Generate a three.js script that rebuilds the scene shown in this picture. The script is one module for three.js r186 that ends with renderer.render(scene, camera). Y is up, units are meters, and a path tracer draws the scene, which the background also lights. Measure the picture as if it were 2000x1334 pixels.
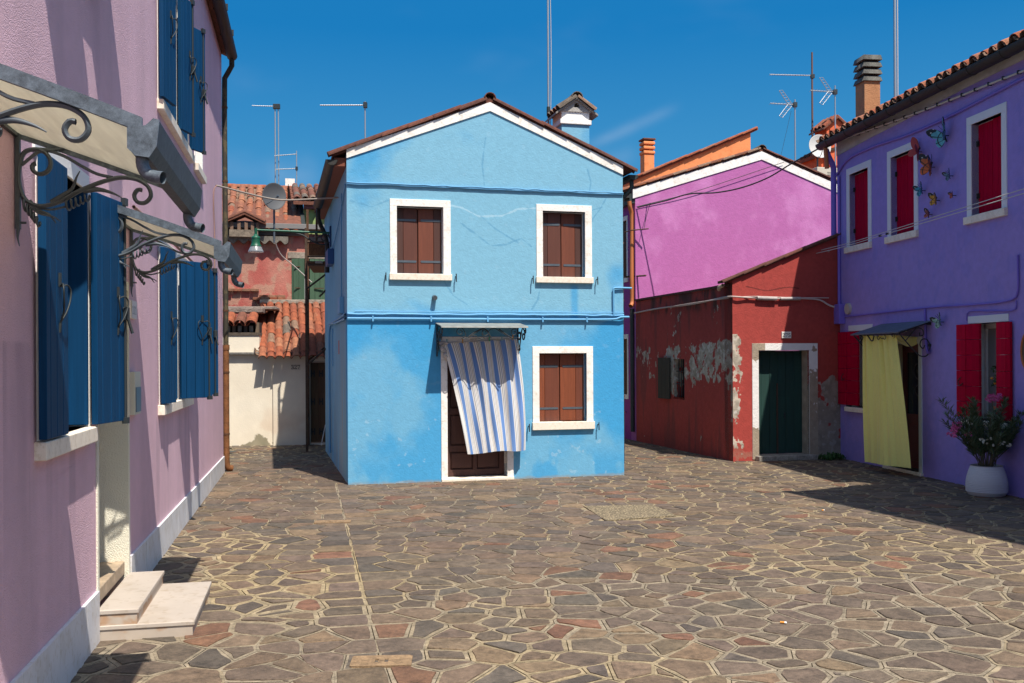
import * as THREE from 'three';
import { RoundedBoxGeometry } from 'three/addons/geometries/RoundedBoxGeometry.js';
import { mergeGeometries } from 'three/addons/utils/BufferGeometryUtils.js';

// ------------------------------------------------------------------ camera, sky, sun, exposure
const scene = new THREE.Scene();
const EYE = 1.8;
const camera = new THREE.PerspectiveCamera(2 * Math.atan(667 / 1900) * 180 / Math.PI, 2000 / 1334, 0.1, 900);
camera.position.set(0, EYE, 0);
camera.rotation.set(0, 0, -0.0052);
camera.setViewOffset(2000, 1334, 0, -35, 2000, 1334);
scene.add(camera);
const renderer = new THREE.WebGLRenderer({ antialias: true });
renderer.toneMapping = THREE.LinearToneMapping;
renderer.toneMappingExposure = 1.42;
renderer.shadowMap.enabled = true;

const SUN = new THREE.Vector3(0.285, 1, 0.48).normalize();          // towards the sun
const sun = new THREE.DirectionalLight(new THREE.Color(1, 0.94, 0.85), 4.6);
sun.position.copy(SUN).multiplyScalar(60);
sun.castShadow = true; sun.shadow.radius = 1;
sun.shadow.mapSize.set(4096, 4096);
Object.assign(sun.shadow.camera, { left: -25, right: 25, top: 25, bottom: -25, near: 1, far: 140 });
sun.target.position.set(0, 0, -12); sun.position.add(sun.target.position);
scene.add(sun, sun.target);

// ------------------------------------------------------------------ numbers and noise
function rng(s) { return () => { s |= 0; s = s + 0x6D2B79F5 | 0; let t = Math.imul(s ^ s >>> 15, 1 | s); t = t + Math.imul(t ^ t >>> 7, 61 | t) ^ t; return ((t ^ t >>> 14) >>> 0) / 4294967296; }; }
const hash2 = (x, y) => { let h = Math.imul(x, 374761393) + Math.imul(y, 668265263) | 0; h = Math.imul(h ^ h >>> 13, 1274126177); return ((h ^ h >>> 16) >>> 0) / 4294967296; };
const mod = (a, n) => ((a % n) + n) % n;
const clamp = (x, a = 0, b = 1) => Math.min(b, Math.max(a, x));
const sstep = (a, b, x) => { const t = clamp((x - a) / (b - a)); return t * t * (3 - 2 * t); };
const lerp = (a, b, t) => a + (b - a) * t;
const mix3 = (a, b, t) => [lerp(a[0], b[0], t), lerp(a[1], b[1], t), lerp(a[2], b[2], t)];
const mul3 = (a, k) => [a[0] * k, a[1] * k, a[2] * k];
function vnoise(x, y, per = 0) {
  const xi = Math.floor(x), yi = Math.floor(y), fx = x - xi, fy = y - yi;
  const u = fx * fx * (3 - 2 * fx), v = fy * fy * (3 - 2 * fy);
  const g = per ? (a, b) => hash2(mod(a, per), mod(b, per)) : hash2;
  return lerp(lerp(g(xi, yi), g(xi + 1, yi), u), lerp(g(xi, yi + 1), g(xi + 1, yi + 1), u), v);
}
function fbm(x, y, oct = 4, per = 0) {
  let s = 0, a = 0.5, n = 0;
  for (let i = 0; i < oct; i++) { s += a * vnoise(x + i * 17.3 * (per ? 0 : 1), y + i * 9.1 * (per ? 0 : 1), per); n += a; a *= 0.5; if (per) { x *= 2; y *= 2; per *= 2; } else { const q = x * 1.6 - y * 1.2; y = x * 1.2 + y * 1.6; x = q; } }
  return s / n;
}
function streak(x, y, oct = 4) { let s = 0, a = 0.5, n = 0; for (let i = 0; i < oct; i++) { s += a * vnoise(x + i * 17.3, y + i * 9.1); n += a; a *= 0.5; x *= 2; y *= 2; } return s / n; }   // stays drawn out along y
const enc = (c) => { c = clamp(c); return 255 * (c <= 0.0031308 ? 12.92 * c : 1.055 * Math.pow(c, 1 / 2.4) - 0.055); };

// ------------------------------------------------------------------ sky: air and a few faint wisps
{
  const w = 1536, h = 768, d = new Float32Array(w * h * 4);
  const wisp = (az, el, a0, e0, a1, e1, wid) => {                  // a soft streak between two directions
    const dx = a1 - a0, dy = e1 - e0, L = Math.hypot(dx, dy), t = ((az - a0) * dx + (el - e0) * dy) / (L * L);
    const dist = Math.abs((az - a0) * dy - (el - e0) * dx) / L;
    return sstep(-0.1, 0.3, t) * (1 - sstep(0.7, 1.15, t)) * Math.exp(-dist * dist / (wid * wid));
  };
  for (let j = 0; j < h; j++) for (let i = 0; i < w; i++) {
    const el = ((j + 0.5) / h - 0.5) * Math.PI, phi = ((i + 0.5) / w - 0.5) * 2 * Math.PI;
    const x = Math.cos(el) * Math.cos(phi), y = Math.sin(el), z = Math.cos(el) * Math.sin(phi);
    const e = Math.max(0, y);
    let c = e < 0.208 ? mix3([0.085, 0.27, 0.49], [0.033, 0.198, 0.41], e / 0.208) : e < 0.32 ? mix3([0.033, 0.198, 0.41], [0.0085, 0.144, 0.368], (e - 0.208) / 0.112) : mix3([0.0085, 0.144, 0.368], [0.009, 0.105, 0.29], (e - 0.32) / 0.68);
    const cs = Math.max(0, x * SUN.x + y * SUN.y + z * SUN.z);      // the air is whiter and brighter round the sun
    c = c.map((v, k) => v + [1, 0.93, 0.84][k] * (0.26 * Math.pow(cs, 2.2) + 0.9 * Math.pow(cs, 18)));
    const az = Math.atan2(x, -z);
    if (y > 0) {
      const n = fbm(az * 30, el * 60, 4);
      let cl = 0.14 * wisp(az, el, 0.075, 0.213, 0.165, 0.248, 0.0045) * (0.4 + n);
      cl += 0.09 * wisp(az, el, 0.08, 0.196, 0.13, 0.208, 0.01) * n;
      cl += 0.16 * wisp(az, el, -0.245, 0.178, -0.195, 0.19, 0.014) * Math.pow(n, 1.5) * 1.6;
      cl += 0.05 * sstep(0.52, 0.8, fbm(az * 7 + 3, el * 22 + 5, 5)) * (1 - sstep(0.1, 0.5, y));
      c = mix3(c, [0.62, 0.66, 0.7], clamp(cl));
    } else c = mix3(c, [0.1, 0.085, 0.07], sstep(0, 0.03, -y));
    const k = (j * w + i) * 4; d[k] = c[0]; d[k + 1] = c[1]; d[k + 2] = c[2]; d[k + 3] = 1;
  }
  const t = new THREE.DataTexture(d, w, h, THREE.RGBAFormat, THREE.FloatType);
  t.mapping = THREE.EquirectangularReflectionMapping; t.magFilter = THREE.LinearFilter; t.needsUpdate = true;
  scene.background = t; scene.environment = t;
}

// ------------------------------------------------------------------ textures and materials
function tex(w, h, fn, srgb = true) {                              // fn(u, v) -> linear colour
  const d = new Uint8Array(w * h * 4);
  for (let j = 0; j < h; j++) for (let i = 0; i < w; i++) {
    const c = fn((i + 0.5) / w, (j + 0.5) / h), k = (j * w + i) * 4;
    for (let q = 0; q < 3; q++) d[k + q] = srgb ? enc(c[q]) : 255 * clamp(c[q]);
    d[k + 3] = 255;
  }
  const t = new THREE.DataTexture(d, w, h);
  t.wrapS = t.wrapT = THREE.RepeatWrapping; t.magFilter = THREE.LinearFilter; t.minFilter = THREE.LinearMipmapLinearFilter; t.generateMipmaps = true;
  if (srgb) t.colorSpace = THREE.SRGBColorSpace; t.needsUpdate = true;
  return t;
}
const rep = (t, sx, sy) => { const c = t.clone(); c.repeat.set(1 / sx, 1 / sy); c.needsUpdate = true; return c; };
const facade = (W, H, px, fn) => rep(tex(Math.round(W * px), Math.round(H * px), (u, v) => fn(u * W, v * H)), W, H);   // uv are metres
const grey = (v) => [v, v, v];
const T = {
  plaster: tex(512, 512, (u, v) => grey(0.55 * fbm(u * 48, v * 48, 3, 48) + 0.3 * fbm(u * 9, v * 9, 3, 9) + 0.15 * vnoise(u * 200, v * 200, 200)), false),
  cast: tex(512, 512, (u, v) => { const n = vnoise(u * 96, v * 96, 96), m = vnoise(u * 170 + 0.5, v * 170, 170); return grey(0.5 * sstep(0.25, 0.75, n) + 0.35 * m + 0.15 * fbm(u * 8, v * 8, 3, 8)); }, false),
  stone: tex(512, 512, (u, v) => { const n = fbm(u * 10, v * 10, 5, 10), s = vnoise(u * 256, v * 256, 256), m = fbm(u * 40 + 0.3, v * 40, 2, 40); return grey(0.62 + 0.5 * (n - 0.5) + 0.28 * (s - 0.5) + 0.3 * (m - 0.5) + (hash2(u * 512 | 0, v * 512 | 0) > 0.985 ? 0.16 : 0)); }),
  grain: tex(256, 512, (u, v) => { const n = streak(u * 40, v * 3, 4), k = streak(u * 7 + 2, v * 1.2, 3), f = vnoise(u * 128, v * 12); return grey(0.45 + 0.55 * (0.5 * n + 0.3 * k + 0.2 * f)); }),
  wash: tex(256, 256, (u, v) => { const n = fbm(u * 8, v * 8, 4, 8), k = fbm(u * 24, v * 24, 3, 24), g = 0.88 + 0.14 * n, s = 0.16 * sstep(0.62, 0.72, k) + 0.1 * sstep(0.6, 0.75, fbm(u * 5 + 2, v * 3, 4, 0)); return [g - 0.6 * s, g - 0.75 * s, g - s]; }),
  blotch: tex(256, 256, (u, v) => grey(0.5 + 0.5 * fbm(u * 6, v * 6, 5, 6))),
};
const lin = (r, g, b) => new THREE.Color().setRGB(r, g, b);
function mat(c, rough = 0.9, o = {}) {
  const q = { color: lin(...c), roughness: rough, metalness: o.metal ?? 0, side: THREE.DoubleSide }, m = o.spec === undefined ? new THREE.MeshStandardMaterial(q) : new THREE.MeshPhysicalMaterial({ ...q, specularIntensity: o.spec });
  if (o.map) m.map = o.map;
  if (o.bump) { m.bumpMap = o.bump; m.bumpScale = o.bs ?? 0.004; }
  if (o.vc) m.vertexColors = true;
  return m;
}
const bPl = rep(T.plaster, 0.9, 0.9), bCast = rep(T.cast, 0.42, 0.42), mSt = rep(T.stone, 0.8, 0.8), bSt = rep(T.plaster, 0.35, 0.35), mWood = rep(T.grain, 0.5, 1.1), mBl = rep(T.blotch, 0.7, 0.7);
const M = {
  white: mat([0.93, 0.89, 0.83], 0.88, { bump: bPl, bs: 0.004, map: rep(T.wash, 0.9, 0.9) }),
  trim: mat([0.88, 0.86, 0.82], 0.85, { bump: bPl, bs: 0.003 }),
  sill: mat([0.9, 0.8, 0.67], 0.75, { map: rep(T.wash, 0.35, 0.5) }),
  marble: mat([0.5, 0.43, 0.36], 0.6, { map: rep(T.wash, 0.9, 0.9) }),
  plinth: mat([0.74, 0.74, 0.76], 0.6, { map: rep(T.wash, 0.5, 0.7) }),
  iron: mat([0.035, 0.042, 0.045], 0.55, { metal: 0.3 }),
  irongrey: mat([0.12, 0.145, 0.17], 0.5, { metal: 0.25, map: mBl }),
  zinc: mat([0.19, 0.235, 0.28], 0.5, { metal: 0.3, map: rep(T.stone, 0.5, 0.5), bump: bPl, bs: 0.001 }),
  zincdark: mat([0.075, 0.09, 0.105], 0.55, { metal: 0.25, map: rep(T.stone, 0.4, 0.4), bump: bPl, bs: 0.001 }),
  gutter: mat([0.04, 0.036, 0.03], 0.6, { metal: 0.2, map: mBl }),
  pipedark: mat([0.045, 0.055, 0.05], 0.55, { metal: 0.1, map: mBl }),
  rust: mat([0.16, 0.07, 0.03], 0.9, { map: rep(T.stone, 0.3, 0.3) }),
  rustbar: mat([0.13, 0.075, 0.045], 0.9, { map: rep(T.stone, 0.2, 0.2) }),
  steel: mat([0.42, 0.44, 0.46], 0.4, { metal: 0.6 }),
  copper: mat([0.5, 0.16, 0.05], 0.6),
  dark: mat([0.012, 0.012, 0.013], 0.8),
  blueshut: mat([0.003, 0.06, 0.165], 0.6, { spec: 0.3, map: rep(T.grain, 0.6, 2), bump: rep(T.grain, 0.3, 1), bs: 0.0012 }),
  brownWarm: mat([0.29, 0.07, 0.022], 0.6, { map: mWood, bump: mWood, bs: 0.001 }),
  brownA: mat([0.215, 0.055, 0.024], 0.6, { map: mWood, bump: mWood, bs: 0.001 }),
  brownB: mat([0.15, 0.042, 0.023], 0.6, { map: mWood, bump: mWood, bs: 0.001 }),
  brownC: mat([0.1, 0.034, 0.022], 0.65, { map: mWood, bump: mWood, bs: 0.001 }),
  greenwood: mat([0.012, 0.06, 0.048], 0.7, { map: mWood, bump: mWood, bs: 0.002 }),
  oldgreen: mat([0.075, 0.15, 0.085], 0.85, { map: mWood, bump: mWood, bs: 0.002 }),
  oldwood: mat([0.2, 0.13, 0.075], 0.9, { map: mWood, bump: mWood, bs: 0.002 }),
  red: mat([0.55, 0.0, 0.035], 0.8, { spec: 0.15, map: rep(T.grain, 1, 2) }),
  redB: mat([0.62, 0.004, 0.042], 0.8, { spec: 0.15, map: rep(T.grain, 1, 2) }),
  reddoor: mat([0.13, 0.012, 0.012], 0.5, { map: mWood }),
  lampgreen: mat([0.01, 0.1, 0.055], 0.45),
  glass: new THREE.MeshPhysicalMaterial({ color: lin(0.9, 0.95, 0.97), roughness: 0.05, transmission: 1, thickness: 0, side: THREE.DoubleSide }),
  pane: mat([0.03, 0.035, 0.04], 0.08),
  dish: mat([0.085, 0.087, 0.09], 0.6),
  dishwhite: mat([0.5, 0.48, 0.45], 0.6),
  cable: mat([0.04, 0.04, 0.042], 0.7),
  cableblue: mat([0.1, 0.38, 0.66], 0.6),
  cablelight: mat([0.55, 0.52, 0.48], 0.7),
  purplepipe: mat([0.2, 0.135, 0.55], 0.5),
  poly: new THREE.MeshPhysicalMaterial({ color: lin(0.97, 0.95, 0.82), roughness: 0.85, transmission: 0.6, thickness: 0, side: THREE.DoubleSide, map: rep(tex(256, 64, (u, v) => grey(0.72 + 0.28 * streak(u * 3, v * 40, 4))), 1, 0.7) }),
  leaf: new THREE.MeshPhysicalMaterial({ color: lin(0.075, 0.115, 0.045), roughness: 0.6, transmission: 0.15, thickness: 0, side: THREE.DoubleSide }),
  pot: mat([0.62, 0.6, 0.62], 0.75),
};
const tileMats = [[0.44, 0.12, 0.05], [0.38, 0.1, 0.045], [0.47, 0.16, 0.075], [0.4, 0.15, 0.08], [0.33, 0.2, 0.13], [0.19, 0.15, 0.115], [0.26, 0.095, 0.055], [0.5, 0.2, 0.1]].map((c) => mat(c, 0.92, { map: rep(T.stone, 0.45, 0.45), bump: rep(T.plaster, 0.25, 0.25), bs: 0.003 }));
const vergeMat = [[0.17, 0.052, 0.03], [0.2, 0.065, 0.036], [0.145, 0.05, 0.032]].map((c) => mat(c, 0.9, { map: rep(T.stone, 0.3, 0.3) }));

// ------------------------------------------------------------------ geometry helpers
const V = (x, y, z) => new THREE.Vector3(x, y, z);
function fin(g, uv = true) {                                        // plain attributes; uv in metres by the way each face points
  if (g.index) g = g.toNonIndexed();
  for (const k of Object.keys(g.attributes)) if (!['position', 'normal', 'uv', 'color'].includes(k)) g.deleteAttribute(k);
  if (!g.attributes.normal) g.computeVertexNormals();
  if (uv) {
    const p = g.attributes.position, n = p.count, a = new Float32Array(n * 2), A = V(), B = V(), C = V();
    for (let i = 0; i < n; i += 3) {
      A.fromBufferAttribute(p, i); B.fromBufferAttribute(p, i + 1).sub(A); C.fromBufferAttribute(p, i + 2).sub(A); B.cross(C);
      const ax = Math.abs(B.x), ay = Math.abs(B.y), az = Math.abs(B.z);
      for (let k = 0; k < 3; k++) {
        const x = p.getX(i + k), y = p.getY(i + k), z = p.getZ(i + k);
        const [u, v] = az >= ax && az >= ay ? [x, y] : ax >= ay ? [z, y] : [x, z];
        a[(i + k) * 2] = u; a[(i + k) * 2 + 1] = v;
      }
    }
    g.setAttribute('uv', new THREE.BufferAttribute(a, 2));
  }
  return g;
}
const merge = (gs) => mergeGeometries(gs.flat(9).map((g) => fin(g, false)));
function box(x0, x1, y0, y1, z0, z1, r = 0) {
  const w = x1 - x0, h = y1 - y0, d = z1 - z0;
  const g = r ? new RoundedBoxGeometry(w, h, d, 1, r) : new THREE.BoxGeometry(w, h, d);
  return fin(g.translate((x0 + x1) / 2, (y0 + y1) / 2, (z0 + z1) / 2));
}
function poly(pts, z0, z1, holes = []) {                            // outline in x, y; from z0 to z1
  const s = new THREE.Shape(pts.map((p) => new THREE.Vector2(...p)));
  for (const h of holes) s.holes.push(new THREE.Path(h.map((p) => new THREE.Vector2(...p))));
  return fin(new THREE.ExtrudeGeometry(s, { depth: z1 - z0, bevelEnabled: false }).translate(0, 0, z0));
}
const hole = (x0, x1, y0, y1) => [[x0, y0], [x1, y0], [x1, y1], [x0, y1]];
function cyl(a, b, r0, r1 = r0, seg = 10) {
  const d = b.clone().sub(a), L = d.length(), g = new THREE.CylinderGeometry(r1, r0, L, seg);
  g.applyQuaternion(new THREE.Quaternion().setFromUnitVectors(V(0, 1, 0), d.normalize()));
  return fin(g.translate((a.x + b.x) / 2, (a.y + b.y) / 2, (a.z + b.z) / 2));
}
const bar = (a, b, w) => cyl(a, b, w * 0.7, w * 0.7, 4);
function tube(pts, r, n = 24, rad = 6, taper = 1) {
  const c = new THREE.CatmullRomCurve3(pts.map((p) => p.isVector3 ? p : V(...p)), false, 'centripetal');
  const g = new THREE.TubeGeometry(c, n, r, rad, false);
  if (taper !== 1) {
    const p = g.attributes.position, q = V();
    for (let i = 0; i <= n; i++) { const o = c.getPointAt(i / n), k = lerp(1, taper, i / n); for (let j = 0; j <= rad; j++) { const m = i * (rad + 1) + j; q.fromBufferAttribute(p, m).sub(o).multiplyScalar(k).add(o); p.setXYZ(m, q.x, q.y, q.z); } }
  }
  return fin(g);
}
const lathe = (pts, seg = 24) => fin(new THREE.LatheGeometry(pts.map((p) => new THREE.Vector2(...p)), seg));

// ------------------------------------------------------------------ scene helpers
const used = {};
const numbered = (n) => { const k = used[n] = (used[n] ?? -1) + 1; return k ? `${n}_${String(k).padStart(3, '0')}` : n; };
function tag(o, label, category, group, kind) {
  Object.assign(o.userData, { label, category }); if (group) o.userData.group = group; if (kind) o.userData.kind = kind; return o;
}
function thing(name, label, category, pos = V(0, 0, 0), turn = 0, group, kind) {
  const o = new THREE.Group(); o.name = numbered(name); o.position.copy(pos); o.rotation.y = turn; scene.add(o); o.updateMatrixWorld();
  return tag(o, label, category, group, kind);
}
function part(name, geo, m, parent = scene, pos, turn) {
  const o = new THREE.Mesh(Array.isArray(geo) ? merge(geo) : geo, m); o.name = parent === scene ? numbered(name) : name;
  o.castShadow = o.receiveShadow = true; if (pos) o.position.copy(pos); if (turn) o.rotation.y = turn;
  parent.add(o); return o;
}
function sub(name, parent, pos = V(0, 0, 0), turn = 0) { const o = new THREE.Group(); o.name = name; o.position.copy(pos); o.rotation.y = turn; parent.add(o); return o; }
// a facade frame: x runs along the wall to the right as seen from outside, y up, z out of the wall
const frame = (X, Z, dX, dZ) => ({ pos: V(X, 0, -Z), turn: Math.atan2(dZ, dX) });
const at = (f, x, y, z) => V(x, y, z).applyAxisAngle(V(0, 1, 0), f.turn).add(f.pos);
const F = {
  pink: frame(-1.781, 2, -0.2105, 1), blue: frame(-2.367, 13.997, 0.97, 0.245), red: frame(3.836, 16.91, 0.968, 0.25),
  mag: frame(2.711, 21.266, 0.968, 0.25), purple: frame(5.874, 17.52, 0.1158, -1), cream: frame(-6.079, 20.5, 0.991, 0.13), salmon: frame(-5.672, 20.586, 0.97, 0.24),
};
const house = (name, label, f) => thing(name, label, 'house', f.pos, f.turn);

// half-round roof tile, 0.42 m long, running along +z, arch up; the far (upper) end is narrower
function tileGeo(r0, r1, L, t = 0.014, seg = 7) {
  const pos = [], P = (r, j, z) => { const a = Math.PI * j / seg; return [r * Math.cos(a), r * Math.sin(a) * 0.92, z]; };
  const quad = (a, b, c, d) => pos.push(...a, ...b, ...c, ...a, ...c, ...d);
  for (let j = 0; j < seg; j++) {
    quad(P(r1, j, 0), P(r0, j, L), P(r0, j + 1, L), P(r1, j + 1, 0));
    quad(P(r1 - t, j, 0), P(r1 - t, j + 1, 0), P(r0 - t, j + 1, L), P(r0 - t, j, L));
    quad(P(r0, j, L), P(r0 - t, j, L), P(r0 - t, j + 1, L), P(r0, j + 1, L));
    quad(P(r1, j, 0), P(r1, j + 1, 0), P(r1 - t, j + 1, 0), P(r1 - t, j, 0));
  }
  const g = new THREE.BufferGeometry(); g.setAttribute('position', new THREE.Float32BufferAttribute(pos, 3)); g.computeVertexNormals();
  return fin(g);
}
const tileVariants = [tileGeo(0.088, 0.074, 0.42), tileGeo(0.092, 0.076, 0.43), tileGeo(0.085, 0.073, 0.41)];
// tiles laid in columns: o = upper left corner, ax = across, dn = down the slope (local unit vectors)
function tileRoof(parent, o, ax, dn, cols, rows, stepX, stepD, seed, mats = tileMats, pick = null) {
  const R = rng(seed), up = dn.clone().cross(ax).normalize();
  const basis = new THREE.Matrix4().makeBasis(up.clone().cross(dn), up, dn), pans = [];
  for (let c = 0; c < cols; c++) for (let r = 0; r < rows; r++) {
    const m = new THREE.Mesh(tileVariants[R() * 3 | 0], (pick && pick(c, r, R)) || mats[Math.min(mats.length - 1, Math.floor(Math.pow(R(), 1.5) * mats.length))]);
    m.name = 'roof_tile'; m.castShadow = m.receiveShadow = true;
    const p = o.clone().addScaledVector(ax, (c + 0.5) * stepX + (R() - 0.5) * 0.012).addScaledVector(dn, r * stepD + (R() - 0.5) * 0.02).addScaledVector(up, 0.012 + R() * 0.01 + 0.012 * ((r * 7 + c) % 2));
    m.matrix.copy(basis).setPosition(p); m.matrix.decompose(m.position, m.quaternion, m.scale);
    m.rotateX(0.035 + (R() - 0.5) * 0.02); m.rotateY((R() - 0.5) * 0.05);
    parent.add(m);
  }
  for (let c = 0; c <= cols; c++) for (let r = 0; r < rows; r++) {
    const g = tileGeo(0.074, 0.088, stepD * 1.15, 0.012, 4); g.rotateZ(Math.PI);
    g.applyMatrix4(basis.clone().setPosition(o.clone().addScaledVector(ax, c * stepX).addScaledVector(dn, r * stepD).addScaledVector(up, 0.055 + (r % 2) * 0.004)));
    pans.push(g);
  }
  const pm = part('pan_tile', pans, mats[4] ?? mats[0], parent); pm.userData.kind = 'stuff';
}
// a row of tiles seen along a verge, from a to b (local), lower end at b
function vergeRow(parent, a, b, n, seed, mats = vergeMat, r = 0.075) {
  const R = rng(seed), d = b.clone().sub(a), L = d.length(); d.normalize();
  const ax = V(0, 0, -1), up = V().crossVectors(d, ax).normalize(); if (up.y < 0) { up.negate(); ax.negate(); }
  const basis = new THREE.Matrix4().makeBasis(ax, up, d), g = tileGeo(r, r * 0.86, L / n * 1.12, 0.016);
  for (let i = 0; i < n; i++) {
    const m = part('verge_tile', g, mats[R() * mats.length | 0], parent);
    m.matrix.copy(basis).setPosition(a.clone().addScaledVector(d, i * L / n)); m.matrix.decompose(m.position, m.quaternion, m.scale);
    m.position.y += (R() - 0.5) * 0.012; m.rotateX(0.03 + (R() - 0.5) * 0.015);
  }
}
// half-round gutter along local z or x between two points, open side up
function gutterGeo(a, b, r, caps = true) {
  const d = b.clone().sub(a), L = d.length(), s = new THREE.Shape();
  s.absarc(0, 0, r, Math.PI, 2 * Math.PI, false); s.absarc(0, 0, r - 0.008, 2 * Math.PI, Math.PI, true);
  const g = [new THREE.ExtrudeGeometry(s, { depth: L, bevelEnabled: false, curveSegments: 10 })];
  if (caps) for (const z of [0, L - 0.006]) { const e = new THREE.Shape(); e.absarc(0, 0, r, Math.PI, 2 * Math.PI, false); g.push(new THREE.ExtrudeGeometry(e, { depth: 0.006, bevelEnabled: false, curveSegments: 10 }).translate(0, 0, z)); }
  const o = merge(g), q = new THREE.Matrix4().lookAt(b, a, V(0, 1, 0)).setPosition(a);
  return fin(o.applyMatrix4(q));
}
// planked leaf: x from 0 to w, y from 0 to h, thickness t; each board is a mesh of its own
function leaf(parent, name, pos, turn, w, h, t, widths, mats, hor = 0) {
  const g = sub(name, parent, pos, turn), tot = widths.reduce((a, b) => a + b, 0); let x = 0;
  if (hor) for (let i = 0; i < hor; i++) part('plank', box(0, w, i * h / hor + 0.002, (i + 1) * h / hor - 0.002, 0, t, 0.004), mats[i % mats.length], g);
  else for (let i = 0; i < widths.length; i++) { const q = widths[i] / tot * w; part('plank', box(x + 0.002, x + q - 0.002, 0, h, 0, t, 0.004), mats[i % mats.length], g); x += q; }
  return g;
}
// rectangular surround as four mitre-free pieces proud of the wall
function surround(x0, x1, y0, y1, w, z, bottom = false) {
  const g = [box(x0, x1, y1 - w, y1, -0.02, z, 0.004), box(x0, x0 + w, y0, y1 - w, -0.02, z, 0.004), box(x1 - w, x1, y0, y1 - w, -0.02, z, 0.004)];
  if (bottom) g.push(box(x0 + w, x1 - w, y0, y0 + w, -0.02, z, 0.004));
  return g;
}
const spiral = (cx, cy, r0, r1, a0, a1, n = 14) => Array.from({ length: n + 1 }, (_, i) => { const t = i / n, r = lerp(r0, r1, t), a = lerp(a0, a1, t); return [cx + r * Math.cos(a), cy + r * Math.sin(a)]; });
const lift = (pts, f) => pts.map((p) => V(...f(p)));
function label2d(w, h, text, fg, bg, font, draw) {
  const c = document.createElement('canvas'); c.width = w; c.height = h; const x = c.getContext('2d');
  x.fillStyle = bg; x.fillRect(0, 0, w, h); x.fillStyle = fg; x.font = font; x.textAlign = 'center'; x.textBaseline = 'middle';
  if (draw) draw(x, w, h); x.fillText(text, w / 2, h / 2 + h * 0.04);
  const t = new THREE.CanvasTexture(c); t.colorSpace = THREE.SRGBColorSpace; return t;
}
function plate(name, label, tx, f, x0, x1, y0, y1, z, rough = 0.4) {
  const w = x1 - x0, h = y1 - y0, o = thing(name, label, 'number plate', at(f, x0, y0, z), f.turn);
  part('backing', box(0, w, 0, h, -0.012, 0.006, 0.002), M.trim, o);
  part('print', new THREE.PlaneGeometry(w * 0.97, h * 0.97).translate(w / 2, h / 2, 0.0095), new THREE.MeshStandardMaterial({ map: tx, roughness: rough }), o);
}
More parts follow.
